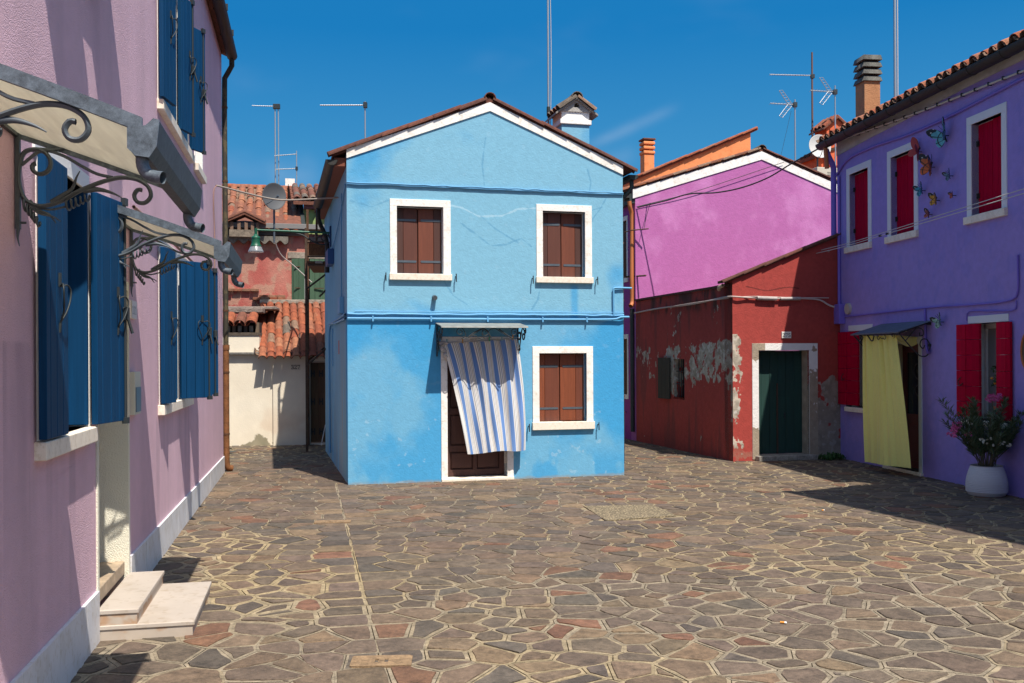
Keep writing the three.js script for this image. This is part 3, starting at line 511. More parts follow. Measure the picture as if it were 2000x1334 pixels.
// metal canopy over the blue door
{
  const f = F.blue, o = thing('door_canopy', 'small grey metal door canopy with wrought iron scrolls on the blue house', 'canopy', at(f, 1.28, 2.27, 0), f.turn);
  const sheet = new THREE.Shape([[0, 0.075], [0.5, 0.012], [0.51, -0.012], [0.5, -0.014], [0.495, 0.0], [0, 0.063]].map((p) => new THREE.Vector2(...p)));
  part('sheet', fin(new THREE.ExtrudeGeometry(sheet, { depth: 1.28, bevelEnabled: false }).rotateY(-Math.PI / 2).translate(1.28, 0, 0)), mat([0.3, 0.32, 0.3], 0.6, { map: rep(T.blotch, 0.5, 0.5) }), o);
  for (const x of [0.02, 1.25]) {
    const P = (pts) => lift(pts, ([z, y]) => [x, y, z]);
    part('bracket', [bar(V(x, 0.05, 0.02), V(x, -0.42, 0.02), 0.016), bar(V(x, 0.04, 0.02), V(x, -0.02, 0.46), 0.012), tube(P([...spiral(0.12, -0.1, 0.02, 0.1, 9, 2.6), [0.03, -0.2], [0.06, -0.3], ...spiral(0.1, -0.3, 0.05, 0.012, 3.3, 9)]), 0.011, 60, 5), tube(P([...spiral(0.34, -0.12, 0.015, 0.09, -6, 1.2), [0.28, -0.02], [0.2, -0.12], [0.12, -0.28], [0.03, -0.38]]), 0.01, 50, 5), tube(P(spiral(0.44, -0.06, 0.05, 0.01, 1.8, -6)), 0.009, 30, 5)], M.iron, o);
  }
  const Q = (pts) => lift(pts, ([u, y]) => [u, y, 0.47]);
  part('scrollwork', [tube(Q([...spiral(0.28, -0.07, 0.02, 0.06, 8, 1.2), [0.36, -0.12], [0.3, -0.17], [0.38, -0.16], [0.5, -0.09], [0.6, -0.03]]), 0.006, 60, 5), tube(Q([...spiral(0.66, -0.09, 0.02, 0.07, -8, -1.9), [0.58, -0.17], [0.48, -0.12], [0.4, -0.15]]), 0.006, 50, 5), tube(Q([...spiral(0.66, -0.08, 0.015, 0.065, 9, 2), [0.74, -0.17], [0.7, -0.06], [0.78, -0.02], [0.92, -0.1], [1.05, -0.16]]), 0.006, 60, 5), tube(Q([[0.62, -0.02], [0.5, -0.07], [0.4, -0.14]]), 0.009, 14, 5), tube(Q([[0.85, -0.03], [0.95, -0.1], [1.06, -0.17]]), 0.009, 14, 5), tube(Q(spiral(1.08, -0.08, 0.06, 0.012, 1, 8)), 0.006, 30, 5)], M.iron, o);
}
// striped curtain blowing in front of the blue door
{
  const f = F.blue, o = thing('door_curtain', 'blue and white striped curtain blowing aside on a line at the blue house door', 'curtain', at(f, 0, 0, 0), f.turn);
  const n = 150, m = 60, pos = [], uv = [], idx = [];
  const R = rng(11), rnd = Array.from({ length: 20 }, () => R());
  for (let j = 0; j <= m; j++) for (let i = 0; i <= n; i++) {
    const s = i / n, t = j / m;
    const top = lerp(1.365, 2.5, s), bot = lerp(1.73, 2.6, s);
    let x = lerp(top, bot, Math.pow(t, 0.85)) + 0.035 * t * (1 - t) * 4 * sstep(0.6, 1, s) * 1.2;
    const yT = lerp(2.045, 2.11, s) - 0.012 * Math.abs(Math.sin(s * Math.PI * 6)), yB = lerp(0.41, 0.455, s) - 0.012 * Math.sin(s * 9);
    const y = lerp(yT, yB, t);
    const fold = Math.sin(s * 37 + t * 2.2 + rnd[0] * 6 + 1.6 * Math.sin(s * 11 + 2)) * (0.018 * (1 - 0.25 * t)) + 0.014 * Math.sin(s * 21 - t * 5) * Math.sin(t * 3.1) + Math.sin(s * 13 + 1 + t) * 0.022 * t + Math.sin(s * 5 + t * 4) * 0.03 * t;
    const edge = (1 - sstep(0, 0.16, s)) * 0.1 * (1 - t) * 1.1;
    const z = 0.075 + fold + 0.07 * Math.pow(t, 1.3) * (0.6 + 0.4 * s) + edge * 0.3;
    pos.push(x, y, z); uv.push(s + 0.008 * Math.sin(t * 6 + s * 20), t);
  }
  for (let j = 0; j < m; j++) for (let i = 0; i < n; i++) { const a = j * (n + 1) + i, b = a + n + 1; idx.push(a, b, a + 1, b, b + 1, a + 1); }
  const g = new THREE.BufferGeometry(); g.setAttribute('position', new THREE.Float32BufferAttribute(pos, 3)); g.setAttribute('uv', new THREE.Float32BufferAttribute(uv, 2)); g.setIndex(idx); g.computeVertexNormals();
  const bands = [0.09, 0.24, 0.385, 0.525, 0.665, 0.8, 0.935];
  const st = tex(1024, 128, (u, v) => {
    const weave = 0.95 + 0.08 * (streak(u * 60, v * 3, 3) - 0.3);
    let c = [0.86, 0.84, 0.79];
    for (const b of bands) { const d = u - b; if (Math.abs(d) < 0.027) c = [0.15, 0.29, 0.62]; else if (d > 0.04 && d < 0.05) c = [0.4, 0.39, 0.4]; else if (d > 0.062 && d < 0.069) c = [0.3, 0.32, 0.42]; else if (d > 0.078 && d < 0.09) c = [0.5, 0.46, 0.42]; else if (d > 0.1 && d < 0.106) c = [0.34, 0.35, 0.42]; else if (d < -0.034 && d > -0.041) c = [0.36, 0.35, 0.39]; }
    return mul3(c, weave);
  });
  const cm = new THREE.MeshPhysicalMaterial({ map: st, roughness: 0.95, transmission: 0.12, thickness: 0, side: THREE.DoubleSide });
  part('cloth', fin(g, false), cm, o);
  // gathered corner knotted at the left end of the line
  const kp = []; for (let i = 0; i <= 8; i++) kp.push([1.34 + i * 0.012 + 0.02 * Math.sin(i * 1.7), 2.04 - i * 0.026, 0.1 + 0.03 * Math.cos(i * 2)]);
  part('gathered_corner', [tube(kp, 0.045, 16, 8, 0.35), tube([[1.32, 2.03, 0.1], [1.38, 2.05, 0.11], [1.44, 2.04, 0.1]], 0.028, 10, 7)], mat([0.62, 0.6, 0.6], 0.95, { map: mBl, bump: bPl, bs: 0.01 }), o);
  const line = thing('clothes_line', 'thin cord that carries the striped curtain below the canopy', 'clothes line', at(f, 0, 0, 0), f.turn);
  part('cord', tube([[1.3, 2.05, 0.06], [1.9, 2.07, 0.078], [2.55, 2.13, 0.06]], 0.004, 12, 4), M.cablelight, line);
  const cols = [[0.05, 0.3, 0.3], [0.6, 0.3, 0.06], [0.5, 0.5, 0.48], [0.02, 0.35, 0.2], [0.25, 0.5, 0.55], [0.75, 0.35, 0.03]], sp = [0.06, 0.27, 0.45, 0.63, 0.8, 0.95];
  const say = ['dark teal peg at the left end of the curtain line', 'orange brown peg second from the left on the curtain line', 'white grey peg third from the left on the curtain line', 'green peg in the middle right of the curtain line', 'pale blue peg second from the right on the curtain line', 'orange yellow peg at the right end of the curtain line'];
  sp.forEach((s, i) => { const p = thing('clothes_peg', say[i], 'clothes peg', at(f, lerp(1.37, 2.49, s), lerp(2.045, 2.11, s) - 0.02, 0.085), f.turn); part('peg', [box(-0.006, 0.006, 0, 0.075, 0.004, 0.013, 0.002), box(-0.006, 0.006, 0, 0.075, -0.013, -0.004, 0.002)], mat(cols[i], 0.6), p); });
}
// ------------------------------------------------------------------ pink house on the left
{
  const f = F.pink, o = house('pink_house', 'lilac pink rendered house along the left with blue shutters and a stone plinth', f);
  const U0 = -3.5, U1 = 14.0, H = 6.75;
  const col = facade(17.5, H, 56, (x, y) => {
    const st = streak(x * 3.2, y * 0.22, 4), n = fbm(x * 0.7, y * 0.6 + 3, 4), fi = fbm(x * 14, y * 14, 2);
    let c = mix3([0.67, 0.43, 0.51], [0.75, 0.5, 0.585], n); c = mul3(c, 0.86 + 0.2 * st + 0.08 * fi);
    const u = x + U0, drip = (a, b, y0) => (u > a && u < b && y < y0 ? sstep(0.42, 0.72, streak(u * 6, y * 0.5 + a, 3)) * sstep(y0 - 1.5, y0, y) * 0.4 : 0);
    return mix3(c, [0.34, 0.22, 0.28], Math.max(drip(2.8, 4.2, 1.35), drip(2.4, 3, 1.9), drip(6.9, 9.4, 1.3)));
  });
  const pink = mat([1, 1, 1], 0.95, { map: col, bump: bCast, bs: 0.0035 });
  const opens = [[1.2, 2.1, 0.3, 2.3], [2.98, 4.09, 1.4, 2.85], [4.35, 5.47, 0.02, 2.35], [7.1, 8.3, 1.4, 2.85], [8.45, 9.3, 1.4, 2.85], [2.98, 4.09, 4.2, 5.62], [7.1, 8.3, 4.2, 5.62], [8.45, 9.3, 4.2, 5.62], [10.06, 10.86, 4.2, 5.62]];
  const wallG = poly([[U0, 0], [U1, 0], [U1, H], [U0, H]], -0.32, 0, opens.map((q) => hole(...q)));
  { const uv = wallG.attributes.uv; for (let i = 0; i < uv.count; i++) uv.setX(i, uv.getX(i) - U0); }
  part('wall', wallG, pink, o);
  const sideP = mat([0.6, 0.38, 0.53], 0.95, { bump: bCast, bs: 0.006 });
  part('end_wall', [box(U1 - 0.3, U1, 0, H, -5, -0.32), box(U0, U0 + 0.3, 0, H, -5, -0.32), box(U0, U1, 0, H, -5.3, -5)], sideP, o);
  part('floor_slab', [box(U0 + 0.3, U1 - 0.3, 2.95, 3.1, -5, -0.32), box(U0 + 0.3, U1 - 0.3, -0.1, 0.02, -5, -0.32)], M.dark, o);
  part('roof', [poly([[0.12, H - 0.02], [-2.65, H + 1.1], [-2.65, H + 1.2], [0.12, H + 0.08]], 0, U1 - U0 + 0.1).rotateY(-Math.PI / 2).translate(U1 + 0.1, 0, 0).applyMatrix4(new THREE.Matrix4().makeScale(1, 1, 1)), box(U0, U1, H, H + 0.05, -5.3, 0)], tileMats[6], o);
  // plinth of stone tiles
  const top = (u) => lerp(0.338, 0.266, (u - 3) / 10.8), R = rng(21);
  for (let u = U0; u < U1 - 0.05;) {
    let e = Math.min(U1, u + 0.68); if (u < 4.33 && e > 4.33) e = 4.33; if (u >= 4.33 && u < 5.5) { u = 5.5; continue; } if (U1 - e < 0.2) e = U1;
    const g = poly([[u + 0.002, 0], [e - 0.002, 0], [e - 0.002, top(e)], [u + 0.002, top(u)]], -0.01, 0.02 + R() * 0.002);
    const uv = g.attributes.uv, ox = R() * 3; for (let i = 0; i < uv.count; i++) uv.setX(i, uv.getX(i) + ox);
    part('plinth_tile', g, M.plinth, o); u = e;
  }
  // doorway of the steps: cream reveal, white edge, sill, door
  const cream = mat([0.78, 0.74, 0.6], 0.9, { bump: bCast, bs: 0.004 });
  const door = sub('door', o);
  part('frame', [box(4.33, 4.375, 0.0, 2.4, -0.32, 0.012, 0.004), box(5.44, 5.49, 0.0, 2.4, -0.32, 0.012, 0.004), box(4.375, 5.44, 2.33, 2.4, -0.32, 0.012, 0.004)], cream, door);
  part('threshold', box(4.375, 5.44, 0.2, 0.3, -0.32, -0.02, 0.01), mat([0.6, 0.45, 0.3], 0.6, { map: rep(T.blotch, 0.3, 0.3) }), door);
  part('door_leaf', [box(4.375, 5.44, 0.3, 2.33, -0.33, -0.3)], M.brownC, door);
  const nd = sub('door', o);
  part('frame', [box(1.18, 1.24, 0.3, 2.35, -0.3, 0.012), box(2.06, 2.12, 0.3, 2.35, -0.3, 0.012), box(1.24, 2.06, 2.27, 2.35, -0.3, 0.012)], cream, nd); part('door_leaf', box(1.24, 2.06, 0.3, 2.27, -0.3, -0.26), M.brownC, nd);
  // windows
  const rod = (g, x, h) => part('bolt_rod', [bar(V(x, 0.0, 0.045), V(x, h, 0.045), 0.014), box(x - 0.02, x + 0.02, h * 0.46, h * 0.52, 0.03, 0.07, 0.004), bar(V(x, h * 0.48, 0.06), V(x + 0.01, h * 0.4, 0.09), 0.014), box(x - 0.025, x + 0.025, h - 0.02, h + 0.03, 0.03, 0.06), box(x - 0.02, x + 0.03, -0.02, 0.02, 0.03, 0.06)], M.iron, g);
  const heart = (g, x, y) => part('heart_hook', [box(x - 0.012, x + 0.012, y + 0.06, y + 0.13, 0.03, 0.05), ...[-1, 1].map((s) => tube([[x, y - 0.13, 0.045], [x + s * 0.03, y - 0.07, 0.07], [x + s * 0.065, y, 0.08], [x + s * 0.07, y + 0.045, 0.08], [x + s * 0.045, y + 0.07, 0.07], [x + s * 0.015, y + 0.06, 0.05]], 0.005, 24, 5)), cyl(V(x, y - 0.18, 0.04), V(x, y - 0.13, 0.045), 0.008)], M.iron, g);
  const B = [M.blueshut];
  const win = (x0, x1, y0, y1, near, nearA, far, farA, sillX0, sillX1, hearts) => {
    const w = sub('window', o), h = y1 - y0 - 0.02;
    part('frame', [box(x0 - 0.09, x1 + 0.03, y1, y1 + 0.1, -0.1, 0.014, 0.004), box(x0 - 0.035, x0 + 0.003, y0, y1, -0.1, 0.014, 0.004), box(x1 - 0.003, x1 + 0.06, y0, y1, -0.1, 0.014, 0.004)], M.trim, w);
    part('sill', box(sillX0, sillX1, y0 - 0.095, y0, -0.3, 0.06, 0.008), M.sill, w);
    part('casement', [box(x0, x0 + 0.07, y0, y1, -0.29, -0.24), box(x1 - 0.07, x1, y0, y1, -0.29, -0.24), box(x0, x1, y1 - 0.07, y1, -0.29, -0.24), box((x0 + x1) / 2 - 0.04, (x0 + x1) / 2 + 0.04, y0, y1, -0.29, -0.24), box(x0, x1, y0, y0 + 0.07, -0.29, -0.24)], M.trim, w);
    part('pane', box(x0 + 0.07, x1 - 0.07, y0 + 0.07, y1 - 0.07, -0.272, -0.262), M.pane, w);
    if (near) { const g = leaf(o, 'shutter', V(x0 - 0.1, y0 + 0.012, 0.025), nearA, near + 0.04, h, 0.04, [1, 1.6, 1.6, 1.5], B); if (hearts) heart(g, near * 0.62, 0.72); }
    if (far) {
      leaf(o, 'shutter', V(x1 - 0.012, y0 + 0.012, -0.285), -Math.PI / 2, 0.3, h, 0.035, [1, 1], B);
      const g = leaf(o, 'shutter', V(x1 - 0.03, y0 + 0.012, 0.03), farA, far + 0.03, h, 0.04, [0.6, 1, 1, 1], B); if (hearts) heart(g, far * 0.72, 0.74); rod(g, far - 0.015, h);
    }
  };
  const D = Math.PI / 180;
  win(2.98, 4.09, 1.4, 2.85, 0.38, -1 * D, 0.43, -12 * D, 2.9, 4.11, true);
  win(7.1, 8.3, 1.4, 2.85, 0.26, -12 * D, 0.34, -52 * D, 7.0, 8.34, true);
  win(8.45, 9.3, 1.4, 2.85, 0, 0, 0.3, -55 * D, 8.345, 9.33, false);
  win(2.98, 4.09, 4.2, 5.62, 0.36, -60 * D, 0.36, -50 * D, 2.9, 4.13, false);
  win(7.1, 8.3, 4.2, 5.62, 0.32, -11 * D, 0.28, -18 * D, 7.03, 8.42, true);
  win(8.45, 9.3, 4.2, 5.62, 0, 0, 0.22, -30 * D, 8.425, 9.55, true);
  win(10.06, 10.86, 4.2, 5.62, 0, 0, 0, 0, 9.95, 10.92, false);
  // cable along the wall, its riser
  part('wall_cable', [tube([[5.6, 2.99, 0.03], [8, 2.97, 0.035], [10, 2.95, 0.03], [12.35, 2.93, 0.03]], 0.014, 30, 6), box(12.33, 12.39, 2.9, 2.96, 0, 0.06), tube([[12.4, 2.95, 0.02], [12.42, 3.6, 0.02], [12.4, 4.3, 0.02], [12.45, 4.36, 0.05]], 0.008, 20, 5)], mat([0.32, 0.18, 0.14], 0.9), o);
  // gutter and downpipe at the far corner
  part('gutter', [gutterGeo(V(U0, 6.8, 0.16), V(U1 + 0.08, 6.76, 0.16), 0.085)], M.gutter, o);
  for (let u = 2; u < 14; u += 1.1) part('gutter_bracket', box(u, u + 0.025, 6.74, 6.83, 0.06, 0.262), M.gutter, o);
  part('downpipe', [tube([[14.02, 6.7, 0.16], [14.05, 6.55, 0.15], [14.09, 6.42, 0.05], [14.09, 6.2, 0.04], [14.09, 4, 0.04], [14.09, 2.0, 0.04]], 0.042, 40, 10)], mat([0.09, 0.075, 0.05], 0.75, { map: rep(tex(64, 512, (u, v) => { const n = fbm(u * 4, v * 24, 4); return n > 0.6 ? [2.6, 2.4, 1.7].map((x) => x * 0.38) : mul3([0.5, 0.5, 0.46], 0.7 + 0.5 * n); }), 0.2, 2) }), o);
  part('downpipe_sleeve', [cyl(V(14.09, 0.12, 0.04), V(14.09, 2.05, 0.04), 0.05, 0.05, 12), cyl(V(14.09, 1.98, 0.04), V(14.09, 2.06, 0.04), 0.058, 0.058, 12), tube([[14.09, 0.16, 0.04], [14.1, 0.07, 0.06], [14.14, 0.05, 0.12]], 0.052, 10, 10)], mat([0.3, 0.115, 0.035], 0.85, { map: rep(T.stone, 0.4, 0.4) }), o);
  for (const y of [0.6, 1.6, 2.6, 3.6, 4.7, 5.9]) part('pipe_clamp', cyl(V(14.09, y, 0.04), V(14.09, y + 0.03, 0.04), y < 2 ? 0.056 : 0.047), M.rust, o);
  // letter box beside the door
  part('bell_panel', [box(5.52, 5.79, 1.39, 1.72, 0, 0.045, 0.005)], mat([0.62, 0.6, 0.5], 0.6), o);
  part('bell_plate', [box(5.55, 5.76, 1.41, 1.6, 0.045, 0.052, 0.002)], mat([0.16, 0.2, 0.24], 0.35, { metal: 0.4 }), o);
}
plate('house_number', 'small pale house number tile beside the step doorway on the pink wall', label2d(128, 96, '111', '#556', '#d8cfd2', 'bold 64px serif'), F.pink, 5.55, 5.78, 2.13, 2.27, 0.012);
{
  const f = F.pink, o = thing('door_steps', 'two pale stone steps with rounded nosing at the pink house door', 'steps', at(f, 4.33, 0, 0), f.turn);
  const slab = (w, d, y0, y1, m, n) => {
    const e = 0.006, s = new THREE.Shape(); s.moveTo(0, 0); s.lineTo(w, 0); s.lineTo(w, d); s.lineTo(0, d); s.lineTo(0, 0);
    part(n, fin(new THREE.ExtrudeGeometry(s, { depth: y1 - y0 - 2 * e, bevelEnabled: true, bevelSize: e * 2, bevelThickness: e, bevelSegments: 3, bevelOffset: -e * 2 }).rotateX(Math.PI / 2).translate(0, y1 - e, 0)), m, o);
  };
  const stain = mat([1, 1, 1], 0.6, { map: facade(1.2, 0.24, 300, (x, y) => { const n = fbm(x * 7, y * 9, 4), k = fbm(x * 22, y * 22, 3); return mix3(mix3([0.52, 0.44, 0.36], [0.46, 0.38, 0.3], k), [0.42, 0.22, 0.1], 0.75 * sstep(0.55, 0.72, n)); }) });
  part('riser', [box(0.008, 1.162, 0, 0.072, 0.0, 0.588)], stain, o); slab(1.17, 0.6, 0.07, 0.102, M.marble, 'tread');
  part('riser', [box(0.008, 1.162, 0.1, 0.172, 0.0, 0.245)], stain, o); slab(1.17, 0.255, 0.17, 0.202, M.marble, 'tread');
}
// glazed canopies with wrought iron scroll brackets
function pinkCanopy(u0, u1, dh, label) {
  const f = F.pink, o = thing('door_canopy', label, 'canopy', at(f, u0, dh, 0), f.turn, 'scroll canopies on the pink house'), L = u1 - u0;
  const prof = (z) => 2.872 - 0.3 * z - 0.05 * z * z, sh = (z0, z1, a, b) => { const P = []; for (let i = 0; i <= 8; i++) { const z = lerp(z0, z1, i / 8); P.push([z, prof(z) + a]); } for (let i = 8; i >= 0; i--) { const z = lerp(z0, z1, i / 8); P.push([z, prof(z) + b]); } return P; };
  const ext = (P, x0, x1) => fin(poly(P, 0, x1 - x0).rotateY(-Math.PI / 2).translate(x1, 0, 0));
  part('sheet', ext(sh(0.02, 0.76, 0, 0.01), 0.02, L - 0.02), M.poly, o);
  part('side_rail', [ext(sh(0, 0.78, -0.022, 0.03), 0, 0.022)], M.zinc, o); part('side_rail', [ext(sh(0, 0.78, -0.022, 0.03), L - 0.022, L)], M.zinc, o);
  part('wall_rail', box(0, L, 2.85, 2.9, 0, 0.02), M.zincdark, o);
  const G = [[0.735, 2.6], [0.735, 2.53], [0.755, 2.505], [0.8, 2.5], [0.825, 2.54], [0.835, 2.63], [0.815, 2.635], [0.79, 2.61]];
  const gt = sub('gutter', o);
  part('trough', ext(G, 0.004, L - 0.004), M.zincdark, gt); part('end_plate', ext(G.map(([a, b]) => [a === 0.735 ? a - 0.003 : a + 0.003, b]), -0.002, 0.006), M.zinc, gt); part('end_plate', ext(G, L - 0.006, L + 0.002), M.zinc, gt);
  for (const x of [0.045, L - 0.06]) part('outlet', [tube([[x, 2.53, 0.775], [x, 2.48, 0.775], [x, 2.452, 0.79], [x - 0.01, 2.44, 0.82], [x - 0.02, 2.436, 0.845]], 0.022, 14, 10)], M.zinc, gt);
  for (const x of [0.03, L - 0.03]) {
    const P = (pts) => lift(pts, ([z, y]) => [x, y, z]), b = sub('bracket', o);
    const flat = (g) => { const p = g.attributes.position; for (let i = 0; i < p.count; i++) p.setX(i, x + (p.getX(i) - x) * 1.5); g.computeVertexNormals(); return g; };
    part('wall_bar', [box(x - 0.012, x + 0.012, 2.42, 2.87, 0.005, 0.025), flat(tube(P([[0.015, 2.43], [0.012, 2.38], [0.02, 2.34]]), 0.01, 8, 5, 0.2)), bar(V(x, 2.45, 0.02), V(x, 2.45, 0.05), 0.008)], M.irongrey, b);
    part('scroll', [
      flat(tube(P([...spiral(0.1, 2.72, 0.012, 0.075, -3.9, 1.6, 16), [0.045, 2.78], [0.02, 2.7], [0.022, 2.62], [0.05, 2.555], [0.11, 2.53], [0.19, 2.55], [0.29, 2.61], [0.4, 2.658], [0.47, 2.675], [0.54, 2.668], [0.59, 2.635], [0.602, 2.59], [0.575, 2.558], [0.54, 2.562], [0.527, 2.592], [0.545, 2.62], [0.562, 2.618]]), 0.0105, 130, 6)),
      flat(tube(P([[0.03, 2.72], [0.12, 2.79], [0.2, 2.775], [0.3, 2.72], [0.36, 2.69], [0.43, 2.675]]), 0.008, 30, 5)),
      flat(tube(P([[0.06, 2.545], [0.1, 2.5], [0.17, 2.48], [0.2, 2.46]]), 0.009, 16, 5, 0.3))], M.irongrey, b);
    const fl = (pts, r) => { const g = tube(P(pts), r, 16, 6, 0.15), p = g.attributes.position; for (let i = 0; i < p.count; i++) p.setX(i, x + (p.getX(i) - x) * 0.5); return g; };
    for (const lf of [fl([[0.16, 2.545], [0.2, 2.575], [0.25, 2.615], [0.27, 2.67], [0.285, 2.7]], 0.018), fl([[0.3, 2.61], [0.37, 2.615], [0.43, 2.6], [0.47, 2.58]], 0.018), fl([[0.06, 2.55], [0.1, 2.51], [0.15, 2.49], [0.18, 2.45]], 0.016), fl([[0.1, 2.79], [0.2, 2.8], [0.25, 2.83]], 0.016)]) part('iron_leaf', lf, M.irongrey, b);
    const coil = (z0, y0, z1, y1) => Array.from({ length: 41 }, (_, i) => { const t = i / 40, k = 0.03 * (1 - 0.35 * t) * (t > 0.04 && t < 0.96 ? 1 : 0); return V(x + k * Math.cos(t * 34), lerp(y0, y1, t) + k * 0.8 * Math.sin(t * 34), lerp(z0, z1, t)); });
    part('tendril', [tube(coil(0.04, 2.54, 0.11, 2.44), 0.006, 90, 4), tube(coil(0.22, 2.53, 0.33, 2.58), 0.005, 90, 4), tube(P([[0.1, 2.52], [0.16, 2.515], [0.22, 2.53]]), 0.005, 10, 4), tube(P([[0.02, 2.62], [0.03, 2.58], [0.04, 2.54]]), 0.006, 10, 4)], M.irongrey, b);
  }
}
pinkCanopy(1.2, 2.62, 0, 'large glazed canopy with iron scrolls nearest the left edge, cut by the picture frame');
pinkCanopy(4.36, 5.62, -0.045, 'glazed canopy with iron scrolls above the stone steps, farther along the pink wall');
// ------------------------------------------------------------------ dark red shed
{
  const f = F.red, o = house('red_shed', 'low dark red lean-to building with flaking plaster and a green door', f), Wd = 3.6, D = 4.5;
  const roofY = (x) => 3.16 + 0.385 * x;
  const redBase = (x, y) => { const n = fbm(x * 1.4, y * 1.1 + 5, 4), g = fbm(x * 20, y * 20, 2); return mul3(mix3([0.4, 0.053, 0.04], [0.33, 0.045, 0.036], n), 0.85 + 0.25 * g); };
  const bare = (x, y) => { const n = fbm(x * 5, y * 5, 4); const w = fbm(x * 17 + 5, y * 15, 4), q = mix3([0.36, 0.31, 0.25], mix3([0.55, 0.48, 0.38], [0.24, 0.2, 0.15], sstep(0.3, 0.7, fbm(x * 11, y * 11, 3))), n); return mix3(q, [0.62, 0.58, 0.52], 0.7 * sstep(0.62, 0.68, w)); };
  const front = facade(Wd, 5, 150, (x, y) => {
    let c = redBase(x, y); const n = fbm(x * 4.2 + 2, y * 3.2, 5), k = fbm(x * 12, y * 9, 4);
    let p = 0;
    if (x < 0.5) p = sstep(0.54, 0.57, n * 0.42 + k * 0.38 + 0.2 * fbm(x * 28, y * 24, 3) + 0.15 * sstep(0.32, 0.03, x) - 0.2 * (1 - sstep(0.75, 1.1, y)) - 0.35 * sstep(2.1, 2.25, y));
    if (y > 1.95 && y < 2.22 && x < 0.3) p = Math.max(p, sstep(0.46, 0.5, n + 0.14 - x * 0.5));
    if (x > 1.6) p = Math.max(p, sstep(0.5, 0.53, n + 0.28 * sstep(1.5, 1.2, y) - 0.1 * sstep(0.1, 0.02, x - 1.6) - 0.3 * sstep(1.4, 1.7, y)));
    c = mix3(c, x < 0.5 ? mix3([0.6, 0.5, 0.4], bare(x, y), sstep(0.4, 0.6, k)) : mix3(bare(x, y), [0.2, 0.16, 0.12], 0.55), p);
    if (y < 0.35 && p < 0.5) c = mix3(c, [0.3, 0.16, 0.11], 0.6 * sstep(0.5, 0.6, k) * sstep(0.35, 0.05, y));
    const cr = Math.abs(y - 3.02 - 0.03 * Math.sin(x * 7) - 0.02 * (k - 0.5)); if (x > 0.25 && x < 1.3 && cr < 0.01) c = mul3(c, 0.45);
    return c;
  });
  const opening = hole(0.495, 1.485, 0.09, 1.935);
  part('wall', poly([[0, 0], [Wd, 0], [Wd, roofY(Wd)], [0, roofY(0)]], -0.3, 0, [opening]), mat([1, 1, 1], 0.95, { map: front, bump: bPl, bs: 0.005 }), o);
  const side = facade(4.6, 3.3, 190, (z, y) => {                   // z: 0 at the near corner
    const u = 4.5 - z; let c = redBase(z, y); 
    const n = fbm(u * 2.1 + 1, y * 1.5 + 3, 5), k = fbm(u * 9, y * 7, 4);
    const zone = Math.max(sstep(2.45, 2.9, u) * sstep(1.15, 1.45, y) * sstep(2.2, 2.0, y), 0.95 * sstep(0.5, 0.25, Math.abs(u - 0.95)) * sstep(1.15, 1.3, y) * sstep(2.25, 2.05, y), 0.62 * sstep(0.95, 1.3, y) * sstep(2.2, 1.9, y), sstep(4.38, 4.46, u) * sstep(0.4, 0.6, y) * sstep(2.2, 2.1, y));
    const p = sstep(0.5, 0.53, 0.45 * n + 0.38 * k + 0.17 * fbm(u * 24, y * 20, 3) + 0.25 * zone - 0.185);
    c = mix3(c, bare(u, y), p);
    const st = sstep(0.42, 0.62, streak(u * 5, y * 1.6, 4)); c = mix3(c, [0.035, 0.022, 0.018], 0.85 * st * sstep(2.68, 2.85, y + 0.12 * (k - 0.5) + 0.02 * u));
    c = mix3(c, [0.12, 0.04, 0.035], 0.5 * sstep(0.5, 0.7, streak(u * 7, y * 0.7, 3)) * (1 - p));
    return c;
  });
  const sg = merge([poly([[0, 0], [D, 0], [D, 3.04], [0, 3.12]], 0, 0.3, [hole(D - 2.51, D - 2.0, 1.04, 1.79)])]);
  sg.rotateY(Math.PI / 2).translate(0, 0, 0);                        // x -> -z
  part('side_wall', sg, mat([1, 1, 1], 0.95, { map: side, bump: bPl, bs: 0.006 }), o, V(0, 0, -0.002));
  // lean-to roof: slab and the tiles along its verge and eave
  part('roof', poly([[0.02, 2.86], [Wd, 3.3], [Wd, 3.36], [0.02, 2.92]], -D, -0.28), vergeMat[1], o);
  part('coping', poly([[-0.12, roofY(-0.12)], [Wd, roofY(Wd)], [Wd, roofY(Wd) + 0.045], [-0.12, roofY(-0.12) + 0.045]], -0.32, 0.03), vergeMat[1], o);
  vergeRow(o, V(Wd - 0.2, roofY(Wd - 0.2) + 0.04, 0.02), V(-0.16, roofY(-0.16) + 0.04, 0.02), 9, 31, vergeMat, 0.05);
  part('side_coping', box(-0.03, 0.32, 3.06, 3.1, -D, -0.1), vergeMat[2], o);
  part('rain_spout', tube([[-0.08, 3.02, -0.35], [-0.12, 3.05, -0.25], [-0.1, 3.08, -0.15]], 0.035, 10, 7), mat([0.5, 0.36, 0.26], 0.9), o);
  // door with its flaking white surround
  const trimTex = facade(1.3, 2.1, 220, (x, y) => {
    const n = fbm(x * 5 + 1, y * 4, 5), k = fbm(x * 14, y * 14, 3), w = mul3([0.82, 0.79, 0.75], 0.92 + 0.1 * k), b = mix3([0.42, 0.34, 0.25], [0.28, 0.22, 0.16], k);
    let p = 0.02;
    if (x < 0.14) p = Math.max(sstep(0.62, 0.35, y), sstep(1.72, 1.95, y + 0.1 * (n - 0.5)));
    else if (x < 0.25 && y > 1.9) p = 0.55; 
    if (x > 1.1) p = Math.max(sstep(1.36, 1.28, y + 0.12 * (n - 0.5)) * (Math.abs(x - 1.235) < 0.035 && y > 0.5 && y < 1.0 ? 0.35 : 1), 0.5 * sstep(1.8, 1.5, y));
    return mix3(w, b, sstep(0.47, 0.5, 0.45 * n + 0.25 * k + 0.42 * p));
  });
